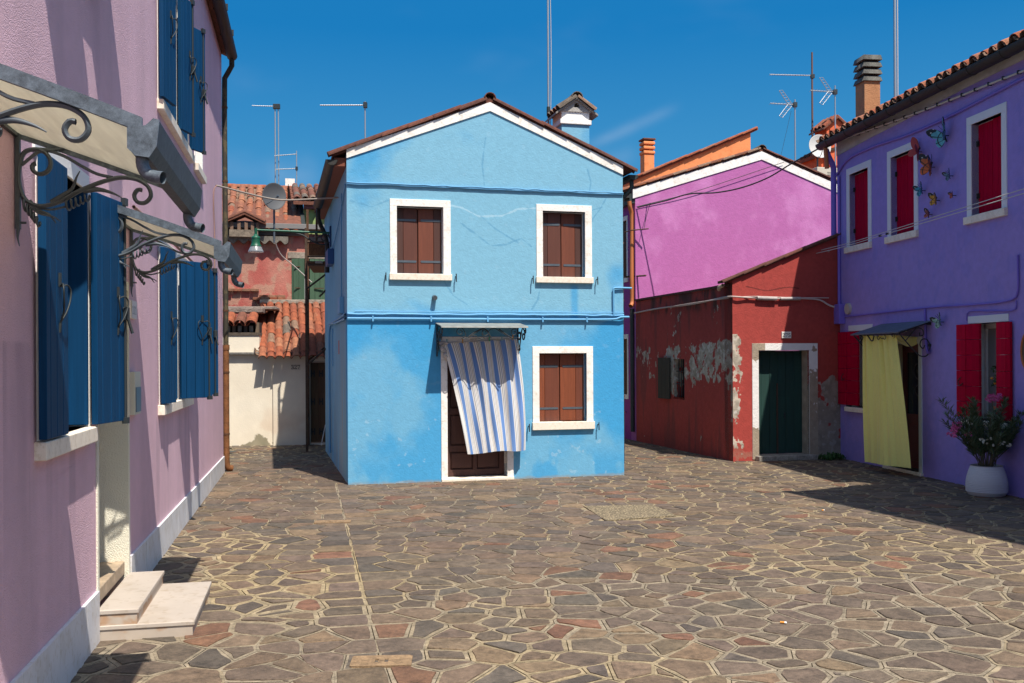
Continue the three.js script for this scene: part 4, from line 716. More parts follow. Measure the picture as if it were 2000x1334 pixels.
  const fg = merge([box(0.37, 1.655, 1.935, 2.06, -0.05, 0.012, 0.003), box(0.37, 0.495, 0.03, 1.935, -0.05, 0.012, 0.003), box(1.485, 1.655, 0.03, 1.935, -0.05, 0.012, 0.003)]);
  { const uv = fg.attributes.uv; for (let i = 0; i < uv.count; i++) uv.setX(i, uv.getX(i) - 0.37); }
  const door = sub('door', o), tm = mat([1, 1, 1], 0.92, { map: trimTex, bump: bPl, bs: 0.009 });
  part('frame', fg, tm, door);
  const jg = merge([box(1.475, 1.49, 0.09, 1.935, -0.3, -0.05), box(0.49, 0.497, 0.09, 1.935, -0.3, -0.05)]); part('jamb', jg, mat([0.5, 0.42, 0.32], 0.95, { map: mBl, bump: bPl, bs: 0.012 }), door);
  for (let i = 0; i < 6; i++) { const w = 0.975 / 6, x = 0.5 + i * w; part('plank', box(x + 0.002, x + w - 0.002, 0.1, 1.93, -0.25 - (i % 2) * 0.004, -0.21 - (i % 2) * 0.005, 0.004), M.greenwood, door); }
  part('cover_strip', box(0.955, 0.985, 0.1, 1.35, -0.21, -0.19, 0.004), mat([0.05, 0.03, 0.02], 0.8), door);
  part('latch', [box(1.1, 1.125, 0.72, 0.82, -0.2, -0.185, 0.003)], M.iron, door);
  part('doorstep', box(0.42, 1.56, 0, 0.092, -0.3, 0.16, 0.012), mat([0.46, 0.42, 0.36], 0.85, { map: mSt, bump: bPl, bs: 0.004 }), door);
  // barred window and its shutter on the side wall
  const w = sub('window', o);
  part('ledge', box(0.0, 0.24, 1.0, 1.04, -2.52, -1.99), M.dark, w); part('lining', box(0.2, 0.24, 1.04, 1.79, -2.51, -2.0), M.dark, w);
  for (const z of [-2.12, -2.25, -2.38]) part('window_bar', bar(V(0.06, 1.04, z), V(0.06, 1.79, z), 0.014), M.iron, w);
  for (const y of [1.3, 1.55]) part('window_bar', bar(V(0.06, y, -2.5), V(0.06, y, -2.0), 0.012), M.iron, w);
  leaf(o, 'shutter', V(-0.02, 0.99, -3.19), -Math.PI / 2, 0.58, 0.83, 0.03, [1, 1, 1], [mat([0.055, 0.05, 0.035], 0.85, { map: mWood })]);
}
plate('house_number', 'white number plate reading 275 on the red shed above its green door', label2d(192, 128, '275', '#2b3a40', '#e9e4d8', 'bold 104px serif'), F.red, 0.945, 1.127, 2.15, 2.265, 0.012);
{
  const f = F.red, o = thing('wall_cable', 'lagged white cable run round the corner of the red shed', 'cable', at(f, 0, 0, 0), f.turn);
  part('cable', [tube([[-0.03, 2.8, -4.5], [-0.035, 2.83, -3.2], [-0.03, 2.83, -1.5], [-0.035, 2.875, -0.1], [0.0, 2.87, 0.035], [0.3, 2.855, 0.035], [0.8, 2.845, 0.04], [1.4, 2.85, 0.035], [1.7, 2.82, 0.05], [1.85, 2.73, 0.08], [1.93, 2.7, 0.12]], 0.016, 90, 6), tube([[-0.03, 2.83, -3.2], [-0.03, 2.85, -0.2], [0.3, 2.875, 0.03], [1.1, 2.865, 0.035], [1.85, 2.865, 0.06]], 0.009, 60, 5)], mat([0.5, 0.4, 0.36], 0.85), o);
  part('lagging', [tube([[0.45, 2.852, 0.04], [0.62, 2.845, 0.042], [0.83, 2.842, 0.042]], 0.036, 14, 8), tube([[0.9, 2.842, 0.042], [1.1, 2.846, 0.04], [1.3, 2.85, 0.04]], 0.03, 14, 8)], mat([0.56, 0.5, 0.47], 0.9, { map: mBl, bump: bPl, bs: 0.006 }), o);
}
// ------------------------------------------------------------------ magenta house behind the shed
{
  const f = F.mag, o = house('magenta_house', 'tall magenta gabled house with white verge behind the red shed', f), W = 6.1, D = 6;
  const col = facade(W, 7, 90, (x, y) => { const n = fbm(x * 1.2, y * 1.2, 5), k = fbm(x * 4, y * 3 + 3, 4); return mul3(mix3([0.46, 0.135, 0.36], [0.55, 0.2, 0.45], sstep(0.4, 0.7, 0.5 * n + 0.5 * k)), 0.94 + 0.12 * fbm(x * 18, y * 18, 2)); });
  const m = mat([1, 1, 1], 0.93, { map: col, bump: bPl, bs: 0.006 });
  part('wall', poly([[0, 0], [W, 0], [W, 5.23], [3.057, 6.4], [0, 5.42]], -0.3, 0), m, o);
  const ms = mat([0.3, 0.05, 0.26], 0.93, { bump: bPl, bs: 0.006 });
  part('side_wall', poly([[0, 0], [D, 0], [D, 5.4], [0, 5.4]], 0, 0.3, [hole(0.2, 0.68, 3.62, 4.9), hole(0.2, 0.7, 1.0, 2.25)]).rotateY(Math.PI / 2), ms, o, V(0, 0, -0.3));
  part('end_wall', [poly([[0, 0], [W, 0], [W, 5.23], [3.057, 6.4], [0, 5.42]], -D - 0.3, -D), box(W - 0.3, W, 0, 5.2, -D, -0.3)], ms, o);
  part('verge_band', poly([[-0.06, 5.3], [3.057, 6.295], [W, 5.23], [W, 5.42], [3.057, 6.48], [-0.06, 5.5]], -0.05, 0.02), M.white, o);
  part('roof', [poly([[-0.3, 5.42], [3.057, 6.49], [3.057, 6.54], [-0.3, 5.47]], -D - 0.3, 0.0), poly([[3.057, 6.49], [6.4, 5.33], [6.4, 5.38], [3.057, 6.54]], -D - 0.3, 0.0)], tileMats[6], o);
  vergeRow(o, V(3.03, 6.535, 0.0), V(-0.28, 5.485, 0.0), 11, 41, [tileMats[3], tileMats[4], tileMats[6], tileMats[4]], 0.06);
  vergeRow(o, V(3.09, 6.535, 0.0), V(6.4, 5.4, 0.0), 10, 42, vergeMat, 0.055);
  part('ridge_tile', tileGeo(0.11, 0.09, 0.45).translate(3.06, 6.53, -0.4), tileMats[5], o);
  for (const [y0, y1] of [[3.62, 4.9], [1.0, 2.25]]) {
    const w = sub('window', o); const z0 = -0.98, z1 = -0.5;
    part('frame', [box(-0.015, 0.1, y0 - 0.1, y0, z0 - 0.06, z1 + 0.06), box(-0.015, 0.1, y1, y1 + 0.1, z0 - 0.06, z1 + 0.06), box(-0.015, 0.1, y0, y1, z1, z1 + 0.06), box(-0.015, 0.1, y0, y1, z0 - 0.06, z0)], M.white, w);
    part('shutter', box(0.05, 0.08, y0, y1, z0, z1), M.brownC, w);
  }
  part('downpipe', tube([[-0.12, 5.25, -0.05], [-0.1, 5.12, -0.06], [-0.05, 5.0, -0.1], [-0.05, 3.6, -0.1], [-0.05, 3.0, -0.1], [-0.1, 2.95, -0.05]], 0.05, 30, 8), M.copper, o);
  part('lower_downpipe', cyl(V(-0.05, 0.2, -0.1), V(-0.05, 2.9, -0.1), 0.045), M.pipedark, o);
  part('eave_cornice', [box(-0.12, 0, 5.2, 5.32, -D, -0.02), box(-0.2, 0, 5.32, 5.42, -D, -0.02)], M.pipedark, o);
  part('laundry_bracket', [bar(V(0, 3.62, -0.45), V(-0.16, 3.62, -0.45), 0.02), bar(V(-0.16, 3.62, -0.45), V(0.14, 3.6, 0.25), 0.03), bar(V(-0.16, 4.6, -0.4), V(-0.1, 4.6, 0.1), 0.015), bar(V(-0.1, 4.6, 0.05), V(0.22, 4.62, 0.22), 0.02)], M.rustbar, o);
  part('window_catch', tube([[-0.02, 0.6, -0.6], [-0.14, 0.62, -0.58], [-0.2, 0.66, -0.55]], 0.018, 10, 6), mat([0.75, 0.1, 0.2], 0.6), o);
}
// ------------------------------------------------------------------ orange house farther back
{
  const f = F.mag, o = house('orange_house', 'bright orange wall and sloping tiled verge rising behind the magenta house', f);
  const m = mat([0.88, 0.3, 0.11], 0.93, { bump: bPl, bs: 0.004, map: rep(T.wash, 2, 2) }), y = (x) => 7.0 + 0.42 * (x - 2.6), zf = -6.7;
  part('wall', poly([[-1, 0], [6.4, 0], [6.4, y(6.4)], [-1, y(-1)]], zf - 4, zf), m, o);
  part('roof', poly([[-1.2, y(-1.2)], [6.62, y(6.62)], [6.62, y(6.62) + 0.07], [-1.2, y(-1.2) + 0.07]], zf - 4.1, zf + 0.06), tileMats[1], o);
  vergeRow(o, V(6.6, y(6.6) + 0.07, zf + 0.04), V(-1.2, y(-1.2) + 0.07, zf + 0.04), 17, 51, [tileMats[0], tileMats[1], tileMats[3]], 0.07);
  const ch = sub('chimney', o, V(3.02, 0, zf - 0.25));
  part('stack', box(0.05, 0.36, 6.6, 7.85, -0.32, 0), m, ch);
  for (const h of [7.86, 8.0, 8.14]) { part('slot_ring', box(0.02, 0.39, h, h + 0.1, -0.35, 0.03, 0.03), m, ch); part('slot', box(0.08, 0.33, h + 0.08, h + 0.16, -0.3, -0.02), M.dark, ch); }
  part('cap', box(0.01, 0.4, 8.28, 8.33, -0.36, 0.04, 0.01), tileMats[6], ch);
}
// ------------------------------------------------------------------ small roofs between the magenta and the purple house
{
  const f = F.mag, z = -3, o = house('orange_back_house', 'small orange building with a tiled chimney seen above the purple gutter', f);
  const m = mat([0.75, 0.15, 0.055], 0.93, { map: rep(T.wash, 1, 1) });
  part('wall', box(6.3, 10, 0, 7.1, z - 3, z), m, o); part('roof', poly([[6.2, 7.05], [10, 8.0], [10, 8.1], [6.2, 7.15]], z - 3.2, z + 0.1), tileMats[1], o);
  tileRoof(o, V(9.0, 7.86, z - 0.9), V(0, 0, 1), V(-0.97, -0.243, 0).normalize(), 5, 7, 0.2, 0.38, 55);
  const ch = sub('chimney', o);
  part('stack', box(6.56, 7.16, 6.9, 7.9, z - 0.45, z + 0.12), m, ch);
  part('gable', poly([[6.56, 7.9], [7.16, 7.9], [6.86, 8.16]], z - 0.45, z + 0.12), m, ch);
  for (const s of [-1, 1]) part('roof', poly([[6.86, 8.2], [6.86 + s * 0.44, 7.84], [6.86 + s * 0.44, 7.8], [6.86, 8.14]], z - 0.52, z + 0.2), tileMats[6], ch);
  for (const s of [-1, 1]) for (let k = 0; k < 4; k++) { const t = part('roof_tile', tileGeo(0.08, 0.07, 0.48), tileMats[[0, 3, 6, 1][k]], ch), d = V(s * 0.77, -0.63, 0).normalize(), ax = V(0, 0, s), up = V().crossVectors(d, ax); if (up.y < 0) { up.negate(); ax.negate(); } t.matrix.makeBasis(ax, up, d).setPosition(V(6.86, 8.2, z - 0.44 + 0.18 * k)); t.matrix.decompose(t.position, t.quaternion, t.scale); }
}
// ------------------------------------------------------------------ purple house on the right
{
  const f = F.purple, o = house('purple_house', 'shaded purple two storey house on the right with red shutters and tiled eave', f), W = 6.2, H = 5.6;
  const col = facade(W, H, 120, (x, y) => { const n = fbm(x * 0.9, y * 0.9, 5), k = fbm(x * 5, y * 4, 4), s = fbm(x * 16, y * 16, 2); let c = mix3([0.3, 0.225, 0.6], [0.34, 0.26, 0.62], n); c = mix3(c, [0.25, 0.215, 0.6], 0.5 * sstep(0.55, 0.7, k)); return mul3(c, 0.93 + 0.14 * s); });
  const wm = mat([1, 1, 1], 0.9, { map: col, bump: bPl, bs: 0.005 });
  const ups = [[0.38, 1.28], [1.82, 2.75], [4.037, 4.93]];
  const holes = ups.map(([a, b]) => hole(a + 0.11, b - 0.11, 3.74, 5.0));
  holes.push(hole(0.43, 1.3, 0.94, 2.26), hole(1.79, 2.745, 0.03, 2.01), hole(4.05, 4.95, 0.94, 2.26));
  part('wall', poly([[0, 0], [W, 0], [W, H], [0, H]], -0.3, 0, holes), wm, o);
  part('end_wall', [box(0, 0.3, 0, H, -6, -0.3), box(W - 0.3, W, 0, H, -6, -0.3), box(0, W, 0, H, -6.3, -6)], wm, o);
  part('floor_slab', [box(0.3, W - 0.3, 2.8, 2.95, -6, -0.3), box(0.3, W - 0.3, -0.15, 0.0, -6, -0.3)], M.dark, o);
  part('white_band', poly([[0, 5.43], [1.2, 5.475], [2.2, 5.49], [3.3, 5.525], [4.1, 5.545], [5.28, 5.55], [W, 5.56], [W, 5.7], [0, 5.7]], -0.01, 0.012), mat([0.62, 0.6, 0.56], 0.9, { bump: bPl, bs: 0.004, map: rep(T.blotch, 1, 0.6) }), o);
  part('roof', [poly([[0.2, 5.62], [-3.2, 7.0], [-3.2, 7.08], [0.2, 5.7]], 0, W + 0.15).rotateY(-Math.PI / 2).translate(W, 0, 0), poly([[-3.2, 7.0], [-6.5, 5.7], [-6.5, 5.6], [-3.2, 6.9]], 0, W).rotateY(-Math.PI / 2).translate(W, 0, 0), box(0.1, W, 5.6, 5.62, -6.2, -0.1)], tileMats[6], o);
  part('gable_infill', poly([[-6, 5.6], [0, 5.6], [-3.1, 6.85]], 0, 0.25).rotateY(-Math.PI / 2).translate(0.26, 0, 0), wm, o);
  tileRoof(o, V(-0.15, 6.3, -1.2), V(1, 0, 0), V(0, -0.376, 0.927), 30, 4, 0.212, 0.385, 61, tileMats, (c, r, R) => tileMats[[0, 3, 1, 0, 2, 7, 3][R() * 7 | 0]]);
  part('gutter', gutterGeo(V(-0.18, 5.665, 0.23), V(W, 5.665, 0.23), 0.1), M.gutter, o);
  for (let x = 0.2; x < W; x += 0.72) part('gutter_bracket', gutterGeo(V(x, 5.665, 0.23), V(x + 0.025, 5.665, 0.23), 0.106, false), M.gutter, o);
  part('downpipe', [tube([[-0.02, 5.55, 0.2], [-0.02, 5.4, 0.14], [-0.03, 5.25, 0.06], [-0.03, 5.0, 0.055], [-0.03, 3, 0.055], [-0.03, 0.02, 0.055]], 0.05, 60, 10)], M.purplepipe, o).userData.label = 'purple painted downpipe at the far corner';
  part('outlet_pipe', cyl(V(0.02, 5.6, 0.23), V(0.02, 5.2, 0.2), 0.04), M.copper, o);
  part('service_pipe', [tube([[0.12, 5.05, 0.03], [0.12, 4, 0.03], [0.12, 2.6, 0.03]], 0.028, 24, 8), tube([[-0.03, 5.05, 0.03], [0.4, 5.26, 0.02], [1.24, 5.3, 0.02], [2.5, 5.24, 0.02], [3.6, 5.24, 0.02], [4.6, 5.28, 0.02], [5.3, 5.31, 0.02], [6.1, 5.33, 0.02]], 0.022, 70, 6), tube([[0.2, 2.52, 0.02], [1.5, 2.53, 0.02], [3.0, 2.54, 0.02], [5.1, 2.55, 0.02], [5.15, 2.6, 0.02], [5.16, 3.1, 0.02]], 0.014, 60, 6), tube([[2.95, 2.52, 0.02], [2.98, 2.0, 0.02], [3.05, 1.86, 0.03], [3.12, 1.9, 0.05]], 0.02, 20, 6), tube([[5.12, 2.52, 0.02], [5.12, 2.42, 0.02], [4.6, 2.41, 0.02], [4.05, 2.41, 0.02], [4.03, 2.3, 0.02]], 0.01, 24, 5)], M.purplepipe, o);
  part('meter_box', [box(0.04, 0.3, 2.4, 2.75, 0, 0.12, 0.01), box(0.1, 0.2, 2.53, 2.63, 0.12, 0.124)], M.purplepipe, o);
  part('vent_cover', cyl(V(0.44, 2.66, 0.0), V(0.44, 2.66, 0.045), 0.1, 0.095, 18), mat([0.5, 0.44, 0.38], 0.7), o);
  // upper windows
  for (const [a, b] of ups) {
    const w = sub('window', o);
    part('frame', [box(a, b, 5.0, 5.115, -0.1, 0.014, 0.004), box(a, a + 0.11, 3.74, 5.0, -0.1, 0.014, 0.004), box(b - 0.11, b, 3.74, 5.0, -0.1, 0.014, 0.004)], mat([0.72, 0.72, 0.74], 0.88, { bump: bPl, bs: 0.003 }), w);
    part('sill', box(a - 0.035, b + 0.005, 3.635, 3.74, -0.2, 0.05, 0.006), M.sill, w);
    part('reveal', [box(a + 0.1, a + 0.114, 3.74, 5.0, -0.28, -0.1), box(a + 0.11, b - 0.11, 4.99, 5.01, -0.28, -0.1)], mat([0.66, 0.55, 0.5], 0.9), w);
    const x0 = a + 0.125, wd = (b - a - 0.25) / 2;
    leaf(o, 'shutter', V(x0, 3.75, -0.12), 0, wd - 0.003, 1.235, 0.035, [1, 1, 1], [M.red]);
    leaf(o, 'shutter', V(x0 + wd + 0.003, 3.75, -0.12), -0.05, wd - 0.003, 1.245, 0.035, [1, 1, 0.5], [M.red]);
    for (const y of [3.98, 4.7]) part('shutter_hinge', box(x0 - 0.01, x0 + 0.03, y, y + 0.07, -0.085, -0.06), M.dark, o);
    part('lining', box(a, b, 3.7, 5.05, -0.36, -0.31), M.dark, w);
  }
  // lower windows with folded red shutters
  for (const [a, b, sx0, sx1] of [[0.43, 1.3, 0.37, 1.36], [4.05, 4.95, 3.95, 4.98]]) {
    const w = sub('window', o), big = a > 2;
    part('lintel', box(a, b, 2.26, 2.362, -0.2, 0.014, 0.004), mat([0.66, 0.68, 0.72], 0.88), w);
    part('sill', box(sx0, sx1, 0.86, 0.94, -0.28, 0.07, 0.008), M.sill, w);
    part('reveal', [box(a - 0.004, a + 0.01, 0.94, 2.26, -0.28, -0.04), box(b - 0.01, b + 0.004, 0.94, 2.26, -0.28, -0.04)], M.trim, w);
    part('casement', [box(a, a + 0.07, 0.94, 2.26, -0.27, -0.21), box(b - 0.07, b, 0.94, 2.26, -0.27, -0.21), box(a, b, 2.19, 2.26, -0.27, -0.21), box(a, b, 0.94, 1.02, -0.27, -0.21), box((a + b) / 2 - 0.06, (a + b) / 2 + 0.06, 0.94, 2.26, -0.27, -0.205)], M.trim, w);
    part('pane', box(a + 0.07, b - 0.07, 1.02, 2.19, -0.25, -0.24), mat([0.35, 0.36, 0.36], 0.25), w);
    leaf(o, 'shutter', V(a - (big ? 0.22 : 0.33), 0.97, 0.02), 0, big ? 0.22 : 0.32, 1.285, 0.035, [1], [M.redB], 6);
    leaf(o, 'shutter', V(a + 0.005, 0.97, 0.015), 0.08, big ? 0.28 : 0.36, 1.285, 0.035, [1], [M.red], 6);
    if (big) { leaf(o, 'shutter', V(b - 0.22, 0.97, 0.005), -0.06, 0.22, 1.285, 0.035, [1], [M.redB], 6); leaf(o, 'shutter', V(b + 0.005, 0.97, 0.02), 0, 0.09, 1.285, 0.035, [1], [M.red], 6); }
    part('window_hook', [tube([[a - 0.1, 1.52, 0.06], [a - 0.14, 1.46, 0.08], [a - 0.1, 1.4, 0.08], [a - 0.04, 1.44, 0.07]], 0.007, 12, 5), box(a - 0.02, a + 0.08, 0.93, 0.965, 0.0, 0.05), box(b - 0.02, b + 0.06, 0.93, 0.965, 0.0, 0.05)], M.iron, w);
  }
  // doorway
  const door = sub('door', o);
  part('frame', [box(1.7, 1.79, 0, 2.115, -0.1, 0.014, 0.004), box(2.745, 2.835, 0, 2.115, -0.1, 0.014, 0.004), box(1.79, 2.745, 2.01, 2.115, -0.1, 0.014, 0.004)], mat([0.66, 0.68, 0.64], 0.88, { bump: bPl, bs: 0.003 }), door);
  part('jamb', [box(1.78, 1.8, 0, 2.01, -0.3, -0.1), box(2.735, 2.75, 0, 2.01, -0.3, -0.1)], mat([0.62, 0.56, 0.45], 0.9), door);
  part('door_leaf', [box(1.8, 1.92, 0.04, 2.0, -0.3, -0.25), box(2.61, 2.735, 0.04, 2.0, -0.3, -0.25), box(1.92, 2.61, 0.04, 0.16, -0.3, -0.25), box(1.92, 2.61, 0.78, 0.9, -0.3, -0.25), box(1.92, 2.61, 1.88, 2.0, -0.3, -0.25), box(1.92, 2.61, 0.16, 0.78, -0.29, -0.265)], M.reddoor, door);
  part('door_panel', box(1.97, 2.56, 0.22, 0.72, -0.27, -0.252, 0.01), M.reddoor, door);
  part('pane', box(1.92, 2.61, 0.9, 1.88, -0.28, -0.27), M.pane, door);
  part('door_grille', [tube([...spiral(2.27, 1.3, 0.03, 0.16, 0, 8)].map(([x, y]) => [x, y, -0.25]), 0.008, 40, 5), tube([...spiral(2.27, 1.6, 0.03, 0.14, 3, 11)].map(([x, y]) => [x, y, -0.25]), 0.008, 40, 5), bar(V(2.27, 0.9, -0.25), V(2.27, 1.88, -0.25), 0.012)], M.iron, door);
  part('handle', [bar(V(2.66, 1.02, -0.22), V(2.66, 1.3, -0.22), 0.016), box(2.645, 2.675, 0.98, 1.05, -0.25, -0.215), box(2.645, 2.675, 1.27, 1.33, -0.25, -0.215)], M.steel, door);
  part('threshold', box(1.68, 2.86, 0, 0.045, -0.3, 0.05, 0.008), M.sill, door);
  part('door_mat', box(1.85, 2.65, 0.045, 0.06, -0.2, 0.0), M.dark, door);
  // chimney of stacked concrete slots
  const ch = sub('chimney', o, V(0.05, -0.17, -0.33));
  const stack = mat([0.48, 0.22, 0.1], 0.93, { map: rep(tex(128, 256, (u, v) => { const n = fbm(u * 5, v * 9, 4); return n > 0.57 ? [0.9, 0.95, 1.0] : grey(0.75 + 0.4 * n); }), 0.5, 1), bump: bPl, bs: 0.008 });
  part('stack', box(0, 0.34, 5.7, 6.87, -0.29, 0), stack, ch);
  const con = mat([0.17, 0.165, 0.145], 0.95, { map: mSt, bump: bPl, bs: 0.006 });
  for (let i = 0; i < 4; i++) { const y = 6.86 + i * 0.125; part('slot_ring', fin(new THREE.CylinderGeometry(0.25 + (i === 3 ? 0.01 : 0), 0.29, 0.085, 4).rotateY(Math.PI / 4).scale(0.98, 1, 0.86).translate(0.17, y + 0.04, -0.145)), con, ch); if (i < 3) part('slot', box(0.04, 0.3, y + 0.07, y + 0.14, -0.26, -0.03), M.dark, ch); }
}
// grey canopy over the purple door
{
  const f = F.purple, o = thing('door_canopy', 'dark grey sheet canopy with thin iron scrolls over the purple house door', 'canopy', at(f, 1.6, 2.18, 0), f.turn);
  const s = new THREE.Shape([[0, 0.17], [0.54, 0.0], [0.54, -0.02], [0.535, -0.02], [0.53, -0.008], [0, 0.16]].map((p) => new THREE.Vector2(...p)));
  part('sheet', fin(new THREE.ExtrudeGeometry(s, { depth: 1.53, bevelEnabled: false }).rotateY(-Math.PI / 2).translate(1.53, 0, 0)), mat([0.13, 0.16, 0.2], 0.6, { map: rep(T.blotch, 0.5, 0.5) }), o);
  for (const x of [0.03, 1.47]) {
    const P = (pts) => lift(pts, ([z, y]) => [x, y, z]);
    part('bracket', [bar(V(x, 0.14, 0.02), V(x, -0.02, 0.5), 0.014), tube(P([[0.5, -0.02], [0.4, -0.13], [0.26, -0.28], [0.16, -0.36], [0.07, -0.36], [0.02, -0.28], [0.02, -0.18], [0.07, -0.11], [0.14, -0.12], [0.165, -0.2], [0.12, -0.25], [0.09, -0.2]]), 0.0095, 70, 5), tube(P([[0.4, -0.14], [0.33, -0.06], [0.25, 0.03], [0.18, 0.055], [0.12, 0.02], [0.12, -0.05], [0.17, -0.06], [0.17, -0.01]]), 0.008, 50, 5), box(x - 0.02, x + 0.02, -0.22, -0.18, -0.005, 0.03), box(x - 0.02, x + 0.02, 0.1, 0.14, -0.005, 0.05)], M.iron, o);
  }
  const Q = (pts) => lift(pts, ([u, y]) => [u, y, 0.5]);
  part('scrollwork', [tube(Q([[0.1, -0.03], [0.22, -0.1], ...spiral(0.32, -0.06, 0.05, 0.012, 3, 9)]), 0.006, 40, 5), tube(Q([[0.5, -0.03], [0.66, -0.12], [0.72, -0.04]]), 0.01, 14, 5), tube(Q([...spiral(0.85, -0.06, 0.01, 0.05, 0, 6), [0.98, -0.09], ...spiral(1.05, -0.06, 0.05, 0.01, 3.5, 9)]), 0.006, 50, 5), tube(Q(spiral(1.3, -0.05, 0.05, 0.01, -1, 6)), 0.006, 30, 5)], M.iron, o);
}
plate('house_number', 'small oval-cornered number tile half hidden under the purple door canopy', label2d(160, 96, '190', '#3a4048', '#b9c4bd', 'bold 70px serif'), F.purple, 2.12, 2.4, 2.2, 2.34, 0.012);
// yellow curtain
{
  const f = F.purple, o = thing('door_curtain', 'long plain yellow curtain hanging under the canopy of the purple house', 'curtain', at(f, 0, 0, 0), f.turn);
  const sheet = (n, m, fn) => { const p = [], uv = [], idx = []; for (let j = 0; j <= m; j++) for (let i = 0; i <= n; i++) { p.push(...fn(i / n, j / m)); uv.push(i / n, j / m * 2); } for (let j = 0; j < m; j++) for (let i = 0; i < n; i++) { const a = j * (n + 1) + i, b = a + n + 1; idx.push(a, b, a + 1, b, b + 1, a + 1); } const g = new THREE.BufferGeometry(); g.setAttribute('position', new THREE.Float32BufferAttribute(p, 3)); g.setAttribute('uv', new THREE.Float32BufferAttribute(uv, 2)); g.setIndex(idx); g.computeVertexNormals(); return fin(g, false); };
  const ym = new THREE.MeshPhysicalMaterial({ color: lin(1, 0.9, 0.26), roughness: 0.9, transmission: 0.2, thickness: 0, side: THREE.DoubleSide, map: rep(T.plaster, 0.25, 0.25) });
  ym.map = rep(tex(256, 256, (u, v) => grey(0.93 + 0.07 * vnoise(u * 128, v * 128))), 1, 1);
  part('cloth', sheet(80, 50, (s, t) => {
    const x = lerp(lerp(1.86, 2.85, s), lerp(1.9, 3.2, s), Math.pow(t, 0.9));
    const y = lerp(lerp(2.155, 2.14, s) - 0.01 * Math.abs(Math.sin(s * 26)), lerp(0.13, 0.17, s), t);
    const a = 1 - 0.62 * sstep(0, 1, t);
    return [x, y, 0.44 + a * (0.045 * Math.sin(s * 36 + 1 + 1.5 * Math.sin(s * 9 + 1)) * (0.6 + 0.4 * Math.sin(s * 13)) + 0.012 * Math.sin(s * 71 + t * 2)) + 0.025 * Math.sin(s * 9 + t * 3) * t + 0.03 * t * Math.sin(s * 4)];
  }), ym, o);
  part('side_cloth', sheet(20, 12, (s, t) => [lerp(2.85, 2.72, s) + 0.01 * Math.sin(t * 9), lerp(2.14, lerp(2.1, 2.03, s) - 0.16 * (1 - s) * s * 2, t) - 0.03 * s, lerp(0.44, 0.02, s)]), ym, o);
  part('curtain_rod', [bar(V(1.7, 2.16, 0.44), V(2.95, 2.15, 0.44), 0.012)], M.iron, o);
}
